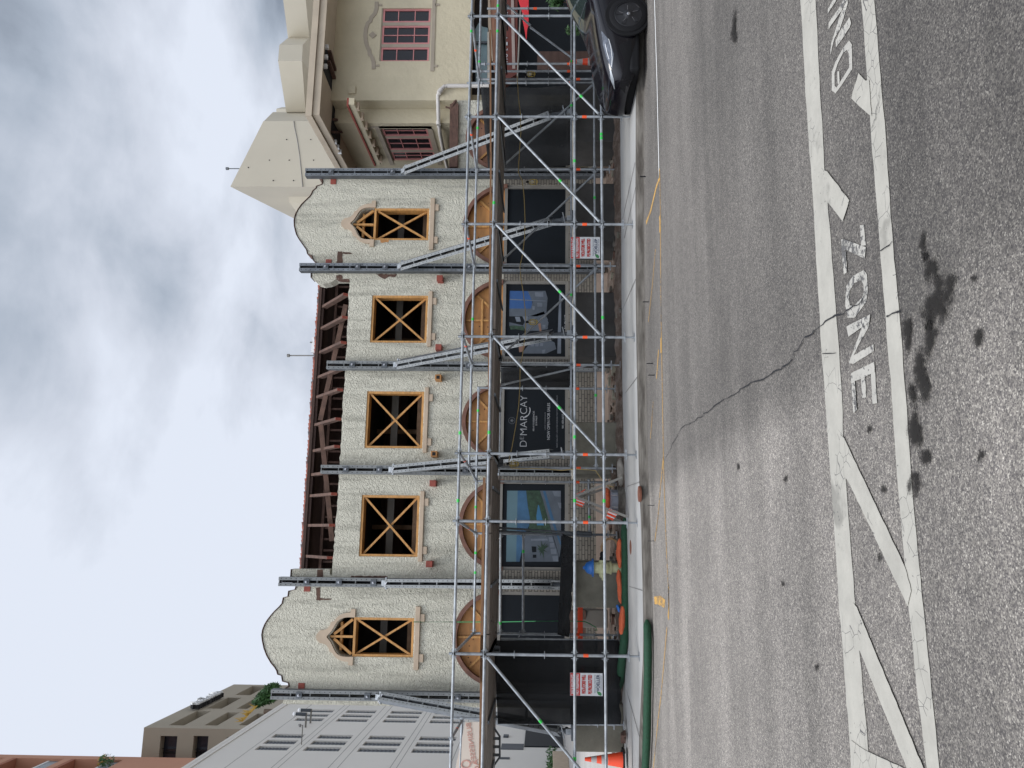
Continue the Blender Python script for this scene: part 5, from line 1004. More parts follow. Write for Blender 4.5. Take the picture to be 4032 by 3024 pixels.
def lamp(x, y, ang=0):
    c = PY(x, y, YR-.15); L_ = mb('rubber').lathe(c+Vector((0, 0, .09)), (0, 0, 1), [(.02, -.03), (.024, .03)], 10).build('socket', wl, smooth=True)
    s = mb('cage')
    for k in range(6):
        t = math.pi*k/3; d = Vector((math.cos(t), math.sin(t), 0)); s.path([c+Vector((0, 0, .06))+d*.022, c+Vector((0, 0, .02))+d*.055, c+Vector((0, 0, -.05))+d*.06, c+Vector((0, 0, -.11))+d*.035, c+Vector((0, 0, -.125))], .005, 5)
    for z in (.02, -.05, -.10): s.path([c+Vector((.058*math.cos(a_), .058*math.sin(a_), z)) for a_ in [i*math.pi/8 for i in range(17)]], .004, 4)
    s.build('cage', L_, smooth=True); mb('bulb').lathe(c, (0, 0, 1), [(.012, .06), (.025, .03), (.032, -.01), (.02, -.04), (.004, -.05)], 12).build('bulb', L_, smooth=True)
for (x, y) in ((2085, 292), (2094, 716), (2093, 1268), (2018, 1826)): lamp(x, y)
# cones
def cone(x, y, Y, z0, h, lb):
    p = PY(x, y, Y); t = thing('traffic_cone', (p.x, Y, z0), lb, 'traffic cone', 'orange traffic cones'); mb('rubber').box(p.x-.18, p.x+.18, Y-.18, Y+.18, z0, z0+.03).build('base', t, bevel=.01)
    r = lambda z: .14-(.14-.03)*z/h; s = MB()
    for a, b, k in ((.03, h*.42, 'cone'), (h*.42, h*.58, 'reflective'), (h*.58, h*.70, 'cone'), (h*.70, h*.84, 'reflective'), (h*.84, h, 'cone')): s.use(k).lathe((p.x, Y, z0), (0, 0, 1), [(r(a), a), (r(b), b)], 20)
    s.build('cone_body', t, smooth=True)
cone(2350, 2990, 15.3, .2, .72, 'orange cone with two pale bands at the far left edge beside the block')
cone(2300, 243, 15.6, .25, .95, 'orange cone behind the car bonnet, mostly hidden')
# ================================================================ RIGHT: BEIGE BUILDING WITH EAVES
bb = thing('beige_building', (13, 19, .15), 'beige stucco building at the right with deep eaves and pink window frames', 'building')
Yb = 18.5; c395 = PY(1600, 395, Yb).x; Yc = Yb+.42; c485 = PY(1600, 485, Yc).x; ZSF = PY(1258, 445, 17.45).z+.06
zlow = PY(1858, 150, Yb).z
# front wall with window hole
def W3(x, y, Y=Yb): return PY(x, y, Y)
wa, wb = W3(1504, 32), W3(1692, 240); wx0, wx1, wz0, wz1 = wb.x, wa.x, wb.z, wa.z
s = mb('beige').wallgrid('y', Yb, .4, c395, 20, zlow, ZSF, [(wx0, wx1, wz0, wz1)]); s.build('front_wall', bb)
s = mb('beige').box(c485+.0, c395-.001, Yc, Yc+.3, .1, ZSF); s.box(c395, c395+.4, Yb+.4, Yc+.3, .1, ZSF); s.build('corner_pier', bb)
# side wall facing the alley, with window hole
sx = c485+.02
def WS(x, y): return PX(x, y, sx)
a, b, c_, d_ = WS(1499, 503), WS(1694, 503), WS(1712, 635), WS(1543, 635); sy0, sy1 = (a.y+b.y)/2, (c_.y+d_.y)/2; sz1, sz0 = (a.z+d_.z)/2, (b.z+c_.z)/2
outer_ = [Vector((sx, Yc+.31, .1)), Vector((sx, 30, .1)), Vector((sx, 30, ZSF)), Vector((sx, Yc+.31, ZSF))]
s = mb('beige').wallgrid('x', sx, .35, Yc+.31, 30, .1, ZSF, [(sy0, sy1, sz0, sz1)]); s.build('side_wall', bb)
s = mb('dark').add([(sx+.6, sy0-.1, 3), (sx+.6, sy1+1, 3), (sx+.6, sy1+1, 6.5), (sx+.6, sy0-.1, 6.5)], [(0, 1, 2, 3)]); s.add([(wx0-1, Yb+.6, 3), (wx1+1, Yb+.6, 3), (wx1+1, Yb+.6, 6.5), (wx0-1, Yb+.6, 6.5)], [(0, 1, 2, 3)]); build_each(s, 'interior_shell', bb, normals=False)
def casement(lo, hi, z0, z1, along, pos, parts):
    """window of several lights; along 'x' or 'y'"""
    root = None; y = pos
    def bx(s, a0, a1, za, zb, d0, d1): return s.box(a0, a1, y+d0, y+d1, za, zb) if along == 'x' else s.box(y+d0, y+d1, a0, a1, za, zb)
    s = mb('taupe'); t = .05; bx(s, lo, hi, z1-.03, z1, .02, .2); bx(s, lo, hi, z0, z0+.03, .02, .2); w = hi-lo
    r = s.build('window', bb)
    edges_ = parts
    for (f0, f1, cols) in edges_:
        a0, a1 = lo+w*f0, lo+w*f1; s = mb('pink'); bx(s, a0, a0+t, z0+.03, z1-.03, .04, .12); bx(s, a1-t, a1, z0+.03, z1-.03, .04, .12); bx(s, a0+t, a1-t, z0+.03, z0+.03+t, .04, .12); bx(s, a0+t, a1-t, z1-.03-t, z1-.03, .04, .12)
        for k in (1, 2): zc = z0+(z1-z0)*k/3; bx(s, a0+t, a1-t, zc-.012, zc+.012, .05, .09)
        for k in range(1, cols): ac = a0+(a1-a0)*k/cols; bx(s, ac-.011, ac+.011, z0+.08, z1-.08, .052, .088)
        s.build('window_frame', r); s = mb('pane'); bx(s, a0+t, a1-t, z0+.08, z1-.08, .07, .075); s.build('pane', r)
    s = mb('taupe')
    for f0, f1 in zip([p[1] for p in parts[:-1]], [p[0] for p in parts[1:]]): bx(s, lo+w*f0, lo+w*f1, z0+.03, z1-.03, .03, .13)
    build_each(s, 'mullion', r)
casement(wx0, wx1, wz0, wz1, 'x', Yb, [(0, .27, 1), (.33, .68, 2), (.74, 1, 1)])
casement(sy0, sy1, sz0, sz1, 'y', sx, [(0, .27, 2), (.33, .68, 2), (.74, 1, 2)])
# flat painted ornaments
z1_ = lambda X, Y: W3(1000+X/2.37, Y/2.37, Yb-.02)
s = mb('taupe'); s.ribbon([z1_(*q) for q in ((1145, 15), (1143, 75), (1128, 125), (1095, 160), (1085, 195), (1060, 215), (1045, 265), (1037, 330), (1045, 400), (1062, 445), (1075, 470), (1078, 505), (1100, 530), (1115, 580), (1117, 642))], .105, (0, .021, 0))
s.ribbon([z1_(1165, 45), z1_(1195, 45)], .05, (0, .02, 0)); s.ribbon([z1_(1140, 610), z1_(1168, 610)], .05, (0, .02, 0)); s.solid([z1_(1070, 322), z1_(1108, 292), z1_(1143, 325), z1_(1108, 357)], (0, .021, 0)); s.ribbon([z1_(1684, -60), z1_(1662, 662)], .095, (0, .021, 0)); s.ribbon([z1_(1690, 42), z1_(1732, 42)], .06, (0, .02, 0)); s.ribbon([z1_(1665, 615), z1_(1712, 615)], .06, (0, .02, 0)); build_each(s, 'painted_ornament', bb)
z2_ = lambda X, Y: WS(1000+X/2.37, Y/2.37)-Vector((.012, 0, 0))
s = mb('taupe'); q = [z2_(*a_) for a_ in ((1060, 1235), (1075, 1200), (1100, 1180), (1125, 1172))]
for a_, b_ in zip(q[:-1], q[1:]): s.beam(a_, b_, .02, .10, (0, 0, 1))
s.beam(Vector((sx-.01, sy0-.12, sz0-.06)), Vector((sx-.01, sy1+.2, sz0-.06)), .02, .12); s.beam(Vector((sx-.01, sy0-.06, sz0)), Vector((sx-.01, sy0-.06, sz1+.1)), .02, .12, (0, 1, 0)); s.beam(Vector((sx-.012, sy0-.12, sz1+.06)), Vector((sx-.012, sy1+.2, sz1+.06)), .02, .12); build_each(s, 'painted_ornament', bb)
s = mb('beige').box(W3(1386, 371).x, W3(1386, 342).x, Yb-.06, Yb, W3(1402, 355).z, W3(1373, 355).z); s.build('wall_box', bb, bevel=.01)
# tiled ledge on the side wall
p, q = WS(1373, 411), WS(1473, 655); p.x = q.x = sx-.16; p = PX(1376, 414, sx-.2); q = PX(1472, 652, sx-.2); zc = (p.z+q.z)/2
s = mb('red').box(sx-.22, sx, p.y, q.y, zc-.02, zc+.03); s.use('beige').box(sx-.18, sx, p.y, q.y, zc-.16, zc-.021)
for k in range(7): y = p.y+(q.y-p.y)*(k+.5)/7; s.use('tan').box(sx-.20, sx-.01, y-.05, y+.05, zc-.24, zc-.165)
s.build('tiled_ledge', bb)
# eaves: fascia and soffit
fp = PY(1231, 452, 17.5); fx = PY(1230, 452, 17.45).x; fy = 17.45; zf0 = PY(1258, 445, fy).z; zf1 = PY(1205, 445, fy).z
s = mb('fascia'); s.box(fx, 22, fy, fy+.06, zf0, zf1-.16); s.box(fx-.05, 22, fy-.05, fy+.06, zf1-.155, zf1); s.box(fx, fx+.06, fy+.061, 30, zf0, zf1-.16); s.box(fx-.05, fx+.06, fy+.061, 30, zf1-.155, zf1); s.build('fascia', bb)
zs_ = zf0+.06
s = mb('fascia').solid([Vector((fx+.06, fy+.06, zs_)), Vector((22, fy+.06, zs_)), Vector((22, Yb, zs_)), Vector((c395, Yb, zs_)), Vector((c395, Yc, zs_)), Vector((sx, Yc, zs_)), Vector((sx, 30, zs_)), Vector((fx+.06, 30, zs_))], (0, 0, .03)); s.build('soffit', bb)
s = mb('fascia').add([(fx, fy, zf1), (22, fy, zf1), (22, 30, zf1+.8), (fx, 30, zf1+.1)], [(0, 1, 2, 3)]); s.build('roof', bb, normals=False)
# stripped holes in the soffit with rafter ends
s = mb('hole')
def so(x, y): return PZ(x, y, zs_-.004)
s.solid([so(*q) for q in ((1282, 178), (1272, 275), (1312, 375), (1324, 330), (1322, 280))], (0, 0, .002)); s.solid([so(*q) for q in ((1313, 372), (1300, 545), (1337, 604), (1345, 455), (1322, 400))], (0, 0, .002)); build_each(s, 'soffit_hole', bb)
s = mb('sign_white')
for (x, y) in ((1279, 186), (1276, 226), (1274, 262), (1312, 560), (1322, 580), (1331, 598)): p = so(x, y); s.box(p.x-.05, p.x+.05, p.y-.05, p.y+.03, zs_-.10, zs_-.006)
build_each(s, 'rafter_end', bb)
s = mb('oldwood')
for (a_, b_) in (((1290, 200), (1318, 300)), ((1286, 240), (1320, 340)), ((1308, 470), (1340, 480)), ((1304, 520), (1338, 520))): p, q = so(*a_), so(*b_); s.beam(p-Vector((0, 0, .05)), q-Vector((0, 0, .05)), .06, .09)
build_each(s, 'bare_rafter', bb)
# white drain pipe
s = mb('pvc'); yv = Yb-.10; s.path([PY(1925, 338, yv), PY(1830, 338, yv), PY(1762, 338, yv), PY(1750, 340, yv), PY(1742, 347, yv), PY(1729, 362, yv+.0), PY(1724, 376, yv+.1), PY(1725, 410, yv+.15), PY(1727, 485, Yc-.02), PX(1733, 530, sx-.1), PX(1745, 590, sx-.1), PX(1762, 662, sx-.1)], .052, 12)
s.tube(PY(1738, 352, yv), PY(1727, 366, yv), .066, 12); s.tube(PY(1726, 478, Yc-.05), PY(1727, 492, Yc-.05), .062, 12); s.tube(PY(1850, 338, yv), PY(1856, 338, yv), .062, 12); s.build('drain_pipe', bb, smooth=True)
# ---- shop on the ground floor
Ys = Yb+.25
def rp(s, key, q, Y, d=.04): return s.use(key).solid([PY(x, y, Y) for x, y in q], (0, d, 0))
sh = thing('corner_shop', (14, Yb+.3, .2), 'ground floor shop with a dark red lettered awning at the right edge', 'shop')
s = MB(); rp(s, 'black', [(1858, -120), (1862, 402), (2440, 402), (2440, -120)], Ys+.5); s.build('dark_front', sh)
s = MB(); rp(s, 'paneblue', [(1868, 120), (1871, 262), (1922, 262), (1921, 110), (1900, 105), (1885, 90)], Ys+.3); rp(s, 'paneblue', [(1872, 172), (1873, 325), (1918, 325), (1918, 172)], Ys+.27); build_each(s, 'shop_glass', sh)
s = MB(); rp(s, 'steel_dark', [(1868, 162), (1869, 170), (1921, 170), (1921, 162)], Ys+.2, .06); rp(s, 'black', [(1863, 40), (1865, 330), (1872, 330), (1868, 40)], Ys+.2, .06); build_each(s, 'glazing_bar', sh)
s = MB(); rp(s, 'tan', [(1921, -60), (1922, 100), (1937, 240), (1941, 240), (1929, 0), (1928, -60)], Ys+.1, .06); rp(s, 'shopwood', [(1929, -60), (1931, 40), (1940, 245), (1955, 330), (1965, 330), (1960, -60)], Ys+.12, .06); rp(s, 'concrete_top', [(1919, 125), (1919, 330), (1931, 330), (1929, 240), (1925, 125)], Ys+.05, .05); build_each(s, 'timber_hoarding', sh)
aw = MB(); rp(aw, 'awning', [(1966, -120), (1976, 330), (2036, 290), (2038, -120)], Ys-.35, .30); awn = aw.build('awning', sh)
s = MB(); rp(s, 'stripe', [(2012, -120), (2012, 30), (2014, 130), (2017, 270), (2029, 270), (2026, 130), (2023, 0), (2023, -120)], Ys-.37, .01); s.build('stripe', awn)
def sht(st, x, y, w): c = PY(x, y, Ys-.372); text(st, 'lettering', c, .145, 'txt_grey', awn, width=w, bold=.003)
sht('H', 1992, 238, .10); sht('O', 1992, 219, .10); sht('L', 1992, 195, .05); sht('I', 1992, 172, .10); sht('V', 1991, 149, .12); sht('A', 1993, 92, .17); sht('R', 1993, 55, .10)
s = mb('redcloth').solid([PY(x, y, 16.6) for x, y in ((2040, -60), (2042, 0), (2057, 50), (2058, 80), (2064, 105), (2071, 150), (2073, 152), (2076, 112), (2081, 100), (2082, -60))], (0, .03, 0)); s.build('folded_umbrella', label='bright red pointed cloth of a closed umbrella hanging below the awning', cat='umbrella')
# brown panel, chair back shapes in the dark shop front
s = mb('board').box(PY(2150, 282, 17.4).x, PY(2150, 212, 17.4).x, 17.3, 17.4, .5, PY(2116, 250, 17.4).z); s.build('dark_cabinet', label='dark ribbed cabinet standing below the awning', cat='cabinet')
# ================================================================ BEIGE TOWER BEHIND
tw = thing('beige_tower', (19, 34, .15), 'tall faceted beige building rising behind the eaves at the right', 'building')
def facet(pts, depth, key, name, root, smooth=False):
    """vertical wall strip: list of (y, Yd, x_top, x_bottom)"""
    s = mb(key); T = [PY(xt, y, Yd) for y, Yd, xt, xb in pts]; B_ = [PY(xb, y, Yd) for y, Yd, xt, xb in pts]; 
    for t_, b_ in zip(T, B_): b_.x = t_.x; 
    off = Vector((.25*depth, depth, 0)); n = len(T); v = T+B_+[p+off for p in T]+[p+off for p in B_]; fs = []
    for i in range(n-1): fs += [(i, i+1, n+i+1, n+i), (i, 2*n+i, 2*n+i+1, i+1), (n+i, n+i+1, 3*n+i+1, 3*n+i), (2*n+i, 3*n+i, 3*n+i+1, 2*n+i+1)]
    fs += [(0, n, 3*n, 2*n), (n-1, 2*n-1+n*2, 2*n-1, n-1)][:1]; s.add(v, fs); return s.build(name, root)
facet([(735, 33, 907, 1420), (477, 34.5, 1037, 1330)], 9, 'beige2', 'tower_block', tw)
facet([(477, 34.5, 1039, 1330), (441, 38, 1075, 1330)], 7, 'beige2', 'tower_return', tw)
facet([(840, 36, 1172, 1480), (800, 35.5, 1141, 1480), (752, 35.2, 1133, 1480), (735.5, 35.1, 1125, 1480)], 8, 'beige2', 'lower_block', tw)
facet([(441, 37.5, 1127, 1203), (240, 34.5, 1095, 1189), (177, 35.2, 1100, 1192), (149, 37.0, 1134, 1218)], 1.4, 'beige2', 'parapet_band', tw)
facet([(149, 37.0, 1134, 1218), (0, 34.5, 1115, 1204), (-400, 29.5, 1065, 1166)], 1.4, 'beige2', 'parapet_band', tw)
facet([(500, 44, 1087, 1400), (428, 44, 1088, 1400), (422, 44.5, 1110, 1400)], 3, 'beige2', 'rear_block', tw)
facet([(470, 40, 1199, 1330), (-400, 36.5, 1170, 1330)], .5, 'concrete', 'recessed_front', tw)
s = mb('line'); P_ = [PY(*q, 33.0+(735-q[1])/258*1.5-.02) for q in ((1157, 477), (1160, 500), (1170, 545), (1180, 610), (1185, 660), (1192, 735))]; s.path(P_, .022, 4); s.use('hole')
for q in ((1129, 550), (1224, 550), (1061, 631), (1139, 631), (1235, 631), (1076, 711), (1156, 711), (978, 660)): s.lathe(PY(*q, 33.0+(735-q[1])/258*1.5-.02), (0, -1, 0), [(.03, 0), (.03, .02)], 8)
build_each(s, 'wall_crack', tw)
s = mb('steel_dark').tube(PY(942, 664, 34), PY(902, 664, 34), .025, 6); s.lathe(PY(900, 664, 34), (0, 0, 1), [(.07, 0), (.07, .12)], 8); s.build('aerial_mast', tw)
# rooftop plant and thin mast beyond the attic
s = mb('sign_white').box(PY(1228, 1386, 40).x, PY(1228, 1328, 40).x, 40, 42, 9, PY(1227, 1350, 40).z); s.use('frame').tube(PY(1228, 1348, 40), PY(1221, 1348, 40), .04, 6); s.build('rooftop_unit', label='white rooftop plant box peeping over the open attic', cat='rooftop unit')
s = mb('line').tube(PY(1240, 1400, 40), PY(1140, 1400, 40), .035, 6); s.lathe(PY(1140, 1400, 40), (0, 0, 1), [(.09, 0), (.09, .12)], 8); s.build('thin_mast', label='thin mast standing against the sky above the attic', cat='mast')
# ================================================================ LEFT: GREY BUILDING
XG = -13.9
gb = thing('grey_building', (XG, 55, .14), 'grey rendered building at the left with rows of narrow barred windows', 'building')
def GX(x, y): return PX(x, y, XG)
g3 = lambda X, Y: (1000+X/2.37, 2324+Y/2.37)
ctop = [GX(1000, 2841), GX(1110, 2774)]; zg = sum(p.z for p in ctop)/2; yg1 = GX(1120, 2768).y+3
s = mb('grey_wall'); wins = []; 
rows = [((0, 315), [(1455, 1497), (1400, 1437), (1345, 1380)], [(5, 300), (95, 380), (180, 460)], [(370, 665), (440, 725), (505, 775)]),]
# windows listed as (x_top_at_near, y_near, y_far, height rows) in crop coordinates; each becomes a real recess
WL = []
def add_row(tops, bots):
    for (xt, yn), (xb, _) in zip(tops, bots): WL.append((xt, yn, xb))
tri = lambda pts: [WL.append(p) for p in pts]
# (x of near top corner, y near edge, y far edge, x of near bottom corner)
tri([(-8, 1497, 1457, 275), (50, 1437, 1398, 350), (133, 1380, 1345, 425), (370, 1221, 1192, 640), (430, 1181, 1152, 700), (490, 1142, 1114, 752),
     (425, 1499, 1460, 775), (500, 1441, 1402, 842), (568, 1384, 1347, 895), (765, 1225, 1197, 1050), (820, 1183, 1157, 1100), (868, 1144, 1118, 1145),
     (940, 1503, 1465, 1308), (996, 1447, 1408, 1358), (1052, 1388, 1353, 1403), (1203, 1231, 1203, 1510), (1243, 1189, 1163, 1545), (1283, 1150, 1124, 1570),
     (1453, 1510, 1470, 1830), (1495, 1452, 1413, 1860), (1533, 1395, 1358, 1900), (1637, 1237, 1208, 1940), (1670, 1193, 1167, 1965), (1698, 1152, 1128, 1990)])
hole_l = []
for (xt, yn, yf, xb) in WL:
    p = GX(*g3(xt, yn)); q = GX(*g3(xt+20, yf)); r_ = GX(*g3(xb, yn)); hole_l.append([p.y, q.y, r_.z, p.z])
# regularise the four rows: same head and foot heights, continue nearer columns out of frame
for rr in range(4):
    g = hole_l[rr*6:(rr+1)*6]; zt_r = sum(h_[3] for h_ in g)/6; zb_r = sum(h_[2] for h_ in g)/6
    for h_ in g: h_[3] = zt_r; h_[2] = zb_r
cols = [sum(hole_l[rr*6+c][0] for rr in range(4))/4 for c in range(6)]; cole = [sum(hole_l[rr*6+c][1] for rr in range(4))/4 for c in range(6)]
hl = []
pit = cols[3]-cols[0]
for rr in range(4):
    for c in range(6): hl.append((cols[c], cole[c], hole_l[rr*6][2], hole_l[rr*6][3]))
ynear = 28
outer = [Vector((XG, ynear, .1)), Vector((XG, yg1, .1)), Vector((XG, yg1, zg-.55)), Vector((XG, ynear, zg-.55))]
HH = [[Vector((XG, a, z0)), Vector((XG, b, z0)), Vector((XG, b, z1)), Vector((XG, a, z1))] for a, b, z0, z1 in hl]
gate = [PX(2052, 2860, XG), PX(2052, 2943, XG)]
s = mb('grey_wall').wallgrid('x', XG, -.16, ynear, yg1, .1, zg-.55, hl); s.build('side_wall', gb)
s = mb('grey_wall').box(XG-.45, XG+.06, ynear, yg1, zg-.52, zg-.28); s.box(XG-.45, XG+.06, ynear, yg1, zg-.25, zg); s.use('line').box(XG-.44, XG-.02, ynear, yg1, zg-.56, zg-.02); s.build('coping', gb)
s = mb('grey_wall').box(XG-20, XG-.46, ynear, yg1, 0, zg-.6); s.box(XG-20, XG-.0, yg1, yg1+.4, 0, zg-.6); s.build('building_mass', gb)
for (a, b, z0, z1) in hl:
    s = mb('grey_dark').box(XG-.155, XG-.12, a+.01, b-.01, z0+.01, z1-.01); s.use('lattice'); n = 9
    for i in range(1, n): z = z0+(z1-z0)*i/n; s.box(XG-.115, XG-.09, a+.02, b-.02, z-.035, z+.035)
    ym = (a+b)/2; s.box(XG-.112, XG-.087, ym-.02, ym+.02, z0+.02, z1-.02); s.build('barred_window', gb)
s = mb('line')
zr_ = []
for rr in range(4): z1 = hl[rr*6][3]; z0 = hl[rr*6][2]; s.box(XG-.001, XG+.006, ynear, yg1, z1+.28, z1+.31); s.box(XG-.001, XG+.006, ynear, yg1, z0-.36, z0-.33)
for yv_ in (PX(1974, 2870, XG).y,): pass
build_each(s, 'render_joint', gb)
# lower storey: recessed loading bay, vents, lamp, dark mesh gate
s = mb('black').box(XG-.02, XG+.08, PX(2120, 2943, XG).y, PX(2120, 2858, XG).y, PX(2215, 2900, XG).z, PX(2068, 2900, XG).z); s.build('mesh_gate', gb)
s = mb('grey_dark').box(XG-.02, XG+.04, PX(2000, 2952, XG).y, PX(2000, 2930, XG).y, PX(2062, 2940, XG).z, PX(1974, 2940, XG).z); s.box(XG, XG+.10, PX(1990, 2905, XG).y, PX(1990, 2897, XG).y, PX(2003, 2900, XG).z, PX(1983, 2900, XG).z); s.box(XG, XG+.05, PX(1985, 2990, XG).y, PX(1985, 2984, XG).y, PX(2007, 2987, XG).z, PX(1965, 2987, XG).z); build_each(s, 'vent', gb)
s = mb('tan').box(XG, XG+.9, ynear, PX(2195, 2957, XG+.9).y, .14, PX(2177, 2985, XG+.9).z); s.build('planter_wall', label='low tan planter wall at the foot of the grey building', cat='wall', bevel=.03)
s = mb('leaf')
def leafball(s, c, r, n, size, key='leaf', sq=(1, 1, 1)):
    s.use(key)
    for _ in range(n):
        d = Vector((random.gauss(0, 1), random.gauss(0, 1), random.gauss(0, 1))).normalized()*random.random()**.4; p = c+Vector((d.x*r*sq[0], d.y*r*sq[1], d.z*r*sq[2])); a = Vector((random.gauss(0, 1), random.gauss(0, 1), random.gauss(0, 1))).normalized(); b = a.orthogonal().normalized()
        l = size*random.uniform(.6, 1.4); s.add([p-a*l, p+b*l*.35, p+a*l, p-b*l*.35], [(0, 1, 2, 3)])
random.seed(21)
for k in range(4): leafball(s, PX(2172, 2962+k*18, XG+.5), .35, 60, .12)
s.build('planter_shrub', label='small green plants growing on the tan planter wall', cat='plant', normals=False)
# cameras and a bird on the grey wall
for (x, y, lb) in ((1206, 2812, 'pale wall camera on a bracket, the left one of the pair on the grey wall'), (1225, 2797, 'pale wall camera on a bracket, the right one of the pair on the grey wall')):
    p = PX(x, y, XG+.9); t = thing('wall_camera', p, lb, 'camera', 'cameras on the grey wall'); mb('grey_dark').tube(p, p+Vector((0, 0, .75)), .12, 8).build('body', t, smooth=True); mb('frame').tube(Vector((XG, p.y, p.z)), p+Vector((.1, 0, 0)), .07, 8).build('arm', t, smooth=True); mb('sign_white').lathe(p+Vector((0, 0, .75)), (0, 0, 1), [(.16, 0), (.18, .1), (.1, .22), (.02, .26)], 10).build('dome', t, smooth=True)
p = PX(1186, 2857, XG+1.2); b_ = mb('line').path([p+Vector((0, -.2, .02)), p+Vector((0, -.08, .06)), p+Vector((0, .1, .10)), p+Vector((0, .2, .2)), p+Vector((0, .27, .24))], lambda u: .02+.075*math.sin(math.pi*min(1, u*1.15+.05))**.7 if u < .8 else .05, 8); b_.use('hole').beam(p+Vector((0, .30, .23)), p+Vector((0, .38, .22)), .02, .02); b_.tube(p+Vector((0, .02, .02)), p+Vector((0, .02, -.08)), .01, 5)
b_.use('frame').beam(Vector((XG, p.y, p.z-.1)), p+Vector((.05, 0, -.1)), .05, .05); b_.build('bird', smooth=True, label='small dark bird perched on a rod of the grey wall', cat='bird')
# ---- rooftop greenery between the towers
t = thing('palm_tree', (-14.6, 70, .1), 'leafy green palm crown showing above the grey roof beside the steel beam', 'tree'); c0 = PY(1052, 2732, 70)
s = mb('bark').tube((c0.x-.3, 70, .1), (c0.x, 70, c0.z), .35, 10, .2); s.build('trunk', t, smooth=True)
s = mb('leaf'); random.seed(31)
for (x, y, r) in ((1050, 2735, .65), (1030, 2752, .6), (1066, 2720, .6), (1080, 2710, .45), (1015, 2768, .4), (1062, 2745, .6)): leafball(s, PY(x, y, 70), r, 240, .22)
s.build('crown', t, normals=False)
s = mb('leaf2'); random.seed(8); t2 = thing('dry_palm', (-16, 69, .1), 'dry yellow palm fronds sticking up over the grey roof edge', 'tree'); c1 = PY(985, 2800, 69)
for k in range(26):
    y0 = 2780+k*2.4; x0_ = 1003-(y0-2780)*.95; a = PY(x0_+10, y0, 69); d = Vector((random.uniform(-.5, .5), random.uniform(-.5, .5), 1)).normalized(); l = random.uniform(.35, 1.0); q = d.orthogonal().normalized()*.07; s.add([a-q, a+q, a+d*l], [(0, 1, 2)])
s.build('frond', t2, normals=False); mb('bark').tube((c1.x, 69, .1), (c1.x, 69, c1.z-1.2), .3, 8, .2).build('trunk', t2, smooth=True)
# ================================================================ BROWN TOWER
ZY = 88.0; zc0 = PY(539, 2864, ZY); XZ = zc0.x
tz = thing('brown_tower', (XZ, ZY, .1), 'brown grey concrete tower with deep slanting recesses and roof lettering', 'building'); yz1 = PX(943, 2695, XZ).y; zt_z = (zc0.z+PX(943, 2695, XZ).z)/2
e4 = lambda X, Y: (400+X/3.16, 2524+Y/3.16)
recs = [[(815, 1048), (1215, 865), (1385, 880), (990, 1050)], [(1255, 1050), (1580, 892), (1740, 885), (1425, 1050)], [(1275, 840), (1620, 695), (1740, 715), (1480, 840)], [(1668, 842), (1925, 712), (2060, 705), (1800, 842)], [(1645, 672), (1905, 552), (2060, 570), (1835, 672)], [(1690, 1048), (1950, 905), (2080, 900), (1830, 1048)]]
hz = []
for q in recs:
    P_ = [PX(*e4(*a), XZ) for a in q]; ya = (P_[0].y+P_[3].y)/2; yb_ = (P_[1].y+P_[2].y)/2; z1 = (P_[0].z+P_[1].z)/2; z0 = (P_[2].z+P_[3].z)/2; hz.append((ya, yb_, z0, z1))
cellz = hz; Hh = [[Vector((XZ, a, z0)), Vector((XZ, b, z0)), Vector((XZ, b, z1)), Vector((XZ, a, z1))] for a, b, z0, z1 in hz]
# further storeys below repeat the same openings
zz0 = min(h[2] for h in hz)
s = mb('tower_tan').wallgrid('x', XZ, -2.2, ZY+1.2, yz1, .1, zt_z, hz); s.build('side_wall', tz)
s = mb('tower_dark').add([(XZ-2.25, ZY+.5, .1), (XZ-2.25, yz1-.5, .1), (XZ-2.25, yz1-.5, zt_z-1), (XZ-2.25, ZY+.5, zt_z-1)], [(0, 1, 2, 3)]); s.build('side_glazing', tz, normals=False)
fr = [[(735, 1182), (945, 1182), (920, 1439), (710, 1439)], [(1150, 1182), (1340, 1182), (1300, 1439), (1120, 1439)]]
Fh = []
for q in fr:
    P_ = [PY(*e4(*a), ZY) for a in q]; z1 = (P_[0].z+P_[3].z)/2; z0 = (P_[1].z+P_[2].z)/2; x1 = (P_[0].x+P_[1].x)/2; Fh.append((x1-8, x1, z0, z1))
Fh.append((Fh[0][0], Fh[0][1], Fh[1][2]-(Fh[0][2]-Fh[1][2]), Fh[1][3]-(Fh[0][3]-Fh[1][3])))
s = mb('tower_tan').wallgrid('y', ZY, 1.199, XZ-22, XZ, .1, zt_z, [(a, b, z0, z1) for a, b, z0, z1 in Fh]); s.build('front_wall', tz)
s = mb('tower_dark').add([(XZ-21, ZY+1.0, 1), (XZ-.6, ZY+1.0, 1), (XZ-.6, ZY+1.0, zt_z-1), (XZ-21, ZY+1.0, zt_z-1)], [(0, 1, 2, 3)]); s.use('hole')
for a, b, z0, z1 in Fh:
    for k in range(4): s.box(a+8*k/4, a+8*k/4+.15, ZY+.9, ZY+.98, z0, z1)
s.build('front_glazing', tz, normals=False)
s = mb('tower_tan').add([(XZ-22, ZY, zt_z-.05), (XZ, ZY, zt_z-.05), (XZ, yz1, zt_z-.05), (XZ-22, yz1, zt_z-.05)], [(0, 1, 2, 3)]); s.build('roof', tz, normals=False)
pa, pb = PX(*e4(1080, 815), XZ+.5), PX(*e4(1535, 655), XZ+.5); c = (pa+pb)/2; hs = 2.6
text('theZenith', 'roof_lettering', Vector((XZ+.75, c.y, c.z+.1)), 1.9, 'sign_white', tz, width=abs(pb.y-pa.y)*.94, face=(1, 0, 0), ext=.1, bold=.0); text('theZenith', 'lettering_return', Vector((XZ+.40, c.y, c.z)), 1.9, 'hole', tz, width=abs(pb.y-pa.y)*.94, face=(1, 0, 0), ext=.24, bold=.02)
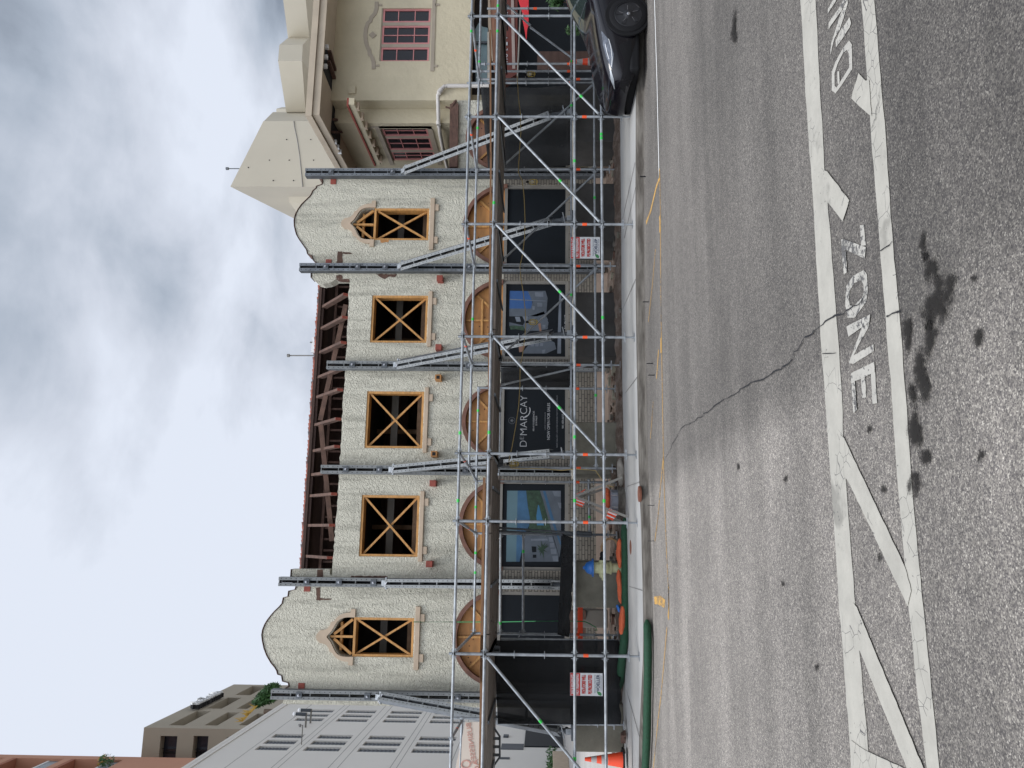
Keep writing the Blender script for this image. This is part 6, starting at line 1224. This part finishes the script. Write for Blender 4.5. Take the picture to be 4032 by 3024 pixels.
# ================================================================ SALMON TOWER
f6 = lambda X, Y: (X/2.011, 2600+Y/2.011)
SF = 84.0; XS = PY(345, 2977, SF).x; st_ = thing('salmon_tower', (XS, 70, .1), 'salmon coloured tower with recessed balconies at the upper left corner', 'building')
def SX(x, y): return PX(*f6(x, y), XS)
r1, r2 = (SX(105, 772).z, SX(530, 785).z), (SX(560, 785).z, SX(972, 790).z); flo = r1[0]-r2[0]; yfar = SX(110, 772).y; hs_ = []
for k in range(4): z1 = r2[0]+flo*k; hs_.append((z1-(r2[0]-r2[1]), z1))
hh_ = [[Vector((XS, 56, a)), Vector((XS, yfar, a)), Vector((XS, yfar, b)), Vector((XS, 56, b))] for a, b in hs_]
s = mb('salmon').wallgrid('x', XS, -1.6, 52, SF, .1, 62, [(56, yfar, a, b) for a, b in hs_]); s.build('side_wall', st_)
s = mb('salmon').box(XS-18, XS-1.61, 52, SF, .1, 61.9); s.build('tower_body', st_)
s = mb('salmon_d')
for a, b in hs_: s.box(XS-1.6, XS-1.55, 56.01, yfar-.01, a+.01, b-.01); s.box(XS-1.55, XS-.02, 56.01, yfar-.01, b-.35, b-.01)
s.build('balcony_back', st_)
s = mb('galv')
for a, b in hs_: s.box(XS-.30, XS-.24, 56.05, yfar-.05, a+.02, a+(b-a)*.27); s.use('sign_white').box(XS-.32, XS-.20, 56.05, yfar-.05, a+(b-a)*.275, a+(b-a)*.31); s.use('galv')
s.build('balcony_rail', st_)
random.seed(44); s = mb('leaf'); leafball(s, PX(*f6(842, 805), XS+.1), .75, 150, .2); leafball(s, PX(*f6(820, 790), XS+.1), .6, 60, .2, 'leaf2'); s.build('balcony_plant', label='potted plant on a balcony of the salmon tower', cat='plant', normals=False)
# foliage at the right edge
for c, lb, n_ in (((2185, 8), 'green shrub hanging over the shop front at the upper right edge', 3), ((2253, 110), 'small green shrub behind the windscreen of the car', 1)):
    t = thing('shrub', PY(c[0], c[1], 17.0), lb, 'shrub', 'shrubs by the shop'); random.seed(n_); s = mb('leaf')
    for k in range(5 if n_ == 3 else 3): leafball(s, PY(c[0]+random.uniform(-14, 26), c[1]+random.uniform(-30, 18) if n_ == 3 else c[1]+random.uniform(-14, 14), 17.0), .17 if n_ == 3 else .11, 170 if n_ == 3 else 90, .05)
    s.build('foliage', t, normals=False); p = PY(c[0], c[1], 17.); mb('bark').path([Vector((p.x+.15, 17.15, .15)), Vector((p.x+.05, 17.1, p.z*.5)), Vector((p.x, 17.0, p.z+.05))], lambda u: .03-.02*u, 6).build('stem', t, smooth=True)
# ================================================================ CAR
XN, YN, Wd, Lc = 7.62, 11.78, 1.66, 4.25; YC = YN+Wd/2
car = thing('parked_car', (XN+2.1, YC, 0), 'glossy black hatchback parked at the kerb, cut off by the picture edge', 'car')
# stations: x, half width, sill z, shoulder z, hood/roof edge (half width factor, z), centre z, cabin flag
stn = [(.00, .50, .30, .46, .70, .56, .58), (.05, .62, .24, .52, .80, .62, .64), (.16, .70, .20, .58, .80, .68, .70), (.40, .77, .18, .67, .80, .76, .785), (.75, .81, .17, .76, .80, .83, .86), (1.10, .825, .17, .84, .80, .885, .92), (1.40, .83, .17, .90, .80, .925, .955),
       (1.55, .83, .17, .93, .78, .965, 1.0), (2.05, .83, .17, .965, .70, 1.24, 1.27), (2.45, .83, .17, .98, .66, 1.40, 1.43), (3.0, .83, .17, 1.0, .66, 1.44, 1.47), (3.5, .82, .17, 1.02, .66, 1.40, 1.44), (3.95, .79, .2, 1.03, .68, 1.25, 1.30), (4.2, .72, .28, .95, .75, 1.0, 1.05), (4.26, .62, .35, .80, .8, .86, .88)]
vs = []; per = None; fs = []; glassf = []
def section(x, hw, zs, zh, fe, ze, zc):
    hs = [(hw*.90, zs), (hw*.985, zs+.10), (hw, zs+(zh-zs)*.5), (hw*.995, zh-.08), (hw*.955, zh), (hw*(.955*.35+fe*.65) if ze-zh > .12 else hw*(fe+.08), zh+(ze-zh)*.65), (hw*fe, ze), (hw*fe*.55, zc-.01), (0, zc)]
    return [Vector((XN+x, YC-a, z)) for a, z in hs]+[Vector((XN+x, YC+a, z)) for a, z in hs[-2::-1]]
rw = [section(*q) for q in stn]; K = len(rw[0]); 
for r_ in rw: vs += r_
s = MB(); s.v = [tuple(v) for v in vs]; s.m = ['carpaint', 'glass']
for i in range(len(rw)-1):
    for j in range(K-1):
        f = (i*K+j, i*K+j+1, (i+1)*K+j+1, (i+1)*K+j); xm = (stn[i][0]+stn[i+1][0])/2; g = 0
        jj = j if j < K//2 else K-2-j
        if 1.55 <= stn[i][0] and stn[i+1][0] <= 2.45 and jj in (6, 7): g = 1
        if 1.55 <= stn[i][0] and stn[i+1][0] <= 3.95 and jj in (4, 5): g = 1
        s.f.append(f); s.mi.append(g)
s.f += [tuple(range(K)), tuple(range((len(rw)-1)*K, len(rw)*K))[::-1]]; s.mi += [0, 0]
body = s.build('body', car, smooth=True); body.modifiers.new('sub', 'SUBSURF').levels = 2; body.modifiers['sub'].render_levels = 2
for p in body.data.polygons: p.use_smooth = True
def wheel(x, near=True):
    y = YN if near else YN+Wd; sg = -1 if near else 1; s = mb('rubber').lathe((x, y-.03*sg, .34), (0, sg, 0), [(.385, 0), (.385, .036), (.375, .040), (.30, .040), (.30, -.05)], 40) ; s.build('dark_wheel_well', car)  # black disc on the body side paints in the dark of the wheel well
    s = mb('rubber').lathe((x, y-.16*sg, .33), (0, sg, 0), [(.29, 0), (.325, .02), (.33, .05), (.33, .15), (.322, .18), (.30, .195), (.24, .20), (.235, .18)], 48); t_ = s.build('tyre', car, smooth=True)
    s = mb('rim').lathe((x, y-.16*sg, .33), (0, sg, 0), [(.236, .10), (.236, .196), (.225, .20), (.22, .185), (.10, .192), (.05, .205), (.045, .21)], 40)
    for k in range(5):
        a = 2*math.pi*k/5+.3; pts = []
        for (r, da) in ((.085, -.12), (.20, -.28), (.205, -.05), (.19, .06), (.10, .16)): pts.append(Vector((x+r*math.cos(a+da), y+.034*sg, .33+r*math.sin(a+da))))
        s.use('hole').solid(pts, (0, sg*.004, 0)); s.use('chrome').beam(pts[0]+Vector((0, sg*.006, 0)), pts[1]*.7+pts[0]*.3+Vector((0, sg*.006, 0)), .005, .003, (0, 1, 0))
    s.use('chrome').lathe((x, y+.045*sg, .33), (0, sg, 0), [(.028, 0), (.028, .005), (.02, .008)], 16); s.build('rim', t_, smooth=True)
for x in (XN+1.10, XN+3.45):
    wheel(x); wheel(x, False)
# lamps, lower grille, seams, wiper, badge
def onY(x, y, Y): return PY(x, y, Y)
k5 = lambda X, Y: (2150+X/3.686, Y/3.686)
def skin(pts, key, name, lift=.006):
    """patch laid on the car body: picture points cast onto the finished body surface"""
    dg = bpy.context.evaluated_depsgraph_get(); be = body.evaluated_get(dg); inv = body.matrix_world.inverted(); out__ = []
    for (x, y) in pts:
        d = ray(x, y).normalized(); hit, loc, nrm, idx = be.ray_cast(inv@CAM, inv.to_3x3()@d); 
        if hit: out__.append((body.matrix_world@loc, nrm))
    return out__
bpy.context.view_layer.update()
def patchc(quads_a, quads_b, key, name, n=14, lift=.012):
    """band on the body between two picture curves"""
    s = mb(key); rows_ = []
    for t in range(n+1):
        row = []
        for c in (quads_a, quads_b):
            u = t/n*(len(c)-1); i = min(int(u), len(c)-2); f = u-i; row.append((c[i][0]+(c[i+1][0]-c[i][0])*f, c[i][1]+(c[i+1][1]-c[i][1])*f))
        rows_.append(row)
    V_ = []; ok = []
    for (a, b) in rows_:
        for f in (0, .25, .5, .75, 1): q = (a[0]+(b[0]-a[0])*f, a[1]+(b[1]-a[1])*f); h_ = skin([q], key, name); V_.append((h_[0][0]+h_[0][1]*lift) if h_ else None)
    F_ = []
    for t in range(n):
        for k in range(4):
            ids = [t*5+k, t*5+k+1, (t+1)*5+k+1, (t+1)*5+k]
            if all(V_[i] is not None for i in ids): F_.append(tuple(ids))
    s.add([v if v is not None else Vector((XN+1, YC, .5)) for v in V_], F_); return s.build(name, car, smooth=True, normals=False)
patchc([k5(*q) for q in ((805, 458), (830, 640), (880, 830), (955, 1000))], [k5(*q) for q in ((812, 456), (930, 600), (985, 800), (965, 1005))], 'lamp', 'headlight', lift=.008)
patchc([k5(*q) for q in ((930, 1020), (940, 1150), (990, 1285))], [k5(*q) for q in ((945, 1010), (985, 1150), (1000, 1290))], 'galv', 'marker_lamp', lift=.008)
patchc([k5(*q) for q in ((1040, 660), (1100, 800), (1140, 950), (1100, 1100), (1060, 1250))], [k5(*q) for q in ((1240, 560), (1240, 800), (1240, 960), (1240, 1200), (1230, 1450))], 'rubber', 'lower_bumper', lift=.006)
patchc([k5(*q) for q in ((1330, 730), (1340, 850), (1330, 960))], [k5(*q) for q in ((1375, 670), (1370, 850), (1360, 960))], 'galv', 'air_curtain', lift=.01)
patchc([k5(*q) for q in ((700, 0), (775, 350), (800, 560), (880, 850), (925, 1050), (905, 1330), (900, 1450))], [k5(*q) for q in ((703, 0), (778, 350), (803, 560), (883, 850), (929, 1050), (909, 1330), (904, 1450))], 'lamp', 'bonnet_seam', n=30, lift=.004)
for a_, b_ in (([(905, 570), (940, 700), (958, 850), (950, 970)], 8), ([(860, 640), (885, 760), (915, 860)], 6)): patchc([k5(*q) for q in a_], [k5(q[0]+b_, q[1]) for q in a_], 'sign_white', 'light_strip', lift=.013)
s = mb('steel_dark'); s.beam((XN+1.6, YC-.5, 1.03), (XN+1.75, YC+.2, 1.10), .015, .015); s.build('wiper', car)
s = mb('carpaint'); s.box(XN+1.95, XN+2.12, YN-.20, YN-.02, .98, 1.09); s.build('wing_mirror', car, bevel=.03)
s = mb('dark').box(XN+1.2, XN+3.9, YC-.6, YC+.6, .5, .9); s.build('cabin', car); s = mb('rubber').box(XN+.14, XN+4.1, YC-.74, YC+.74, .13, .30); s.build('underbody', car, bevel=.04)
# fallen branches / light conduit hung under the awning
s = mb('frame').tube(PY(2050, 40, 16.2), PY(2037, 325, 16.2), .02, 8); s.build('awning_rail', label='pale twisted rail running below the dark red awning', cat='rail')
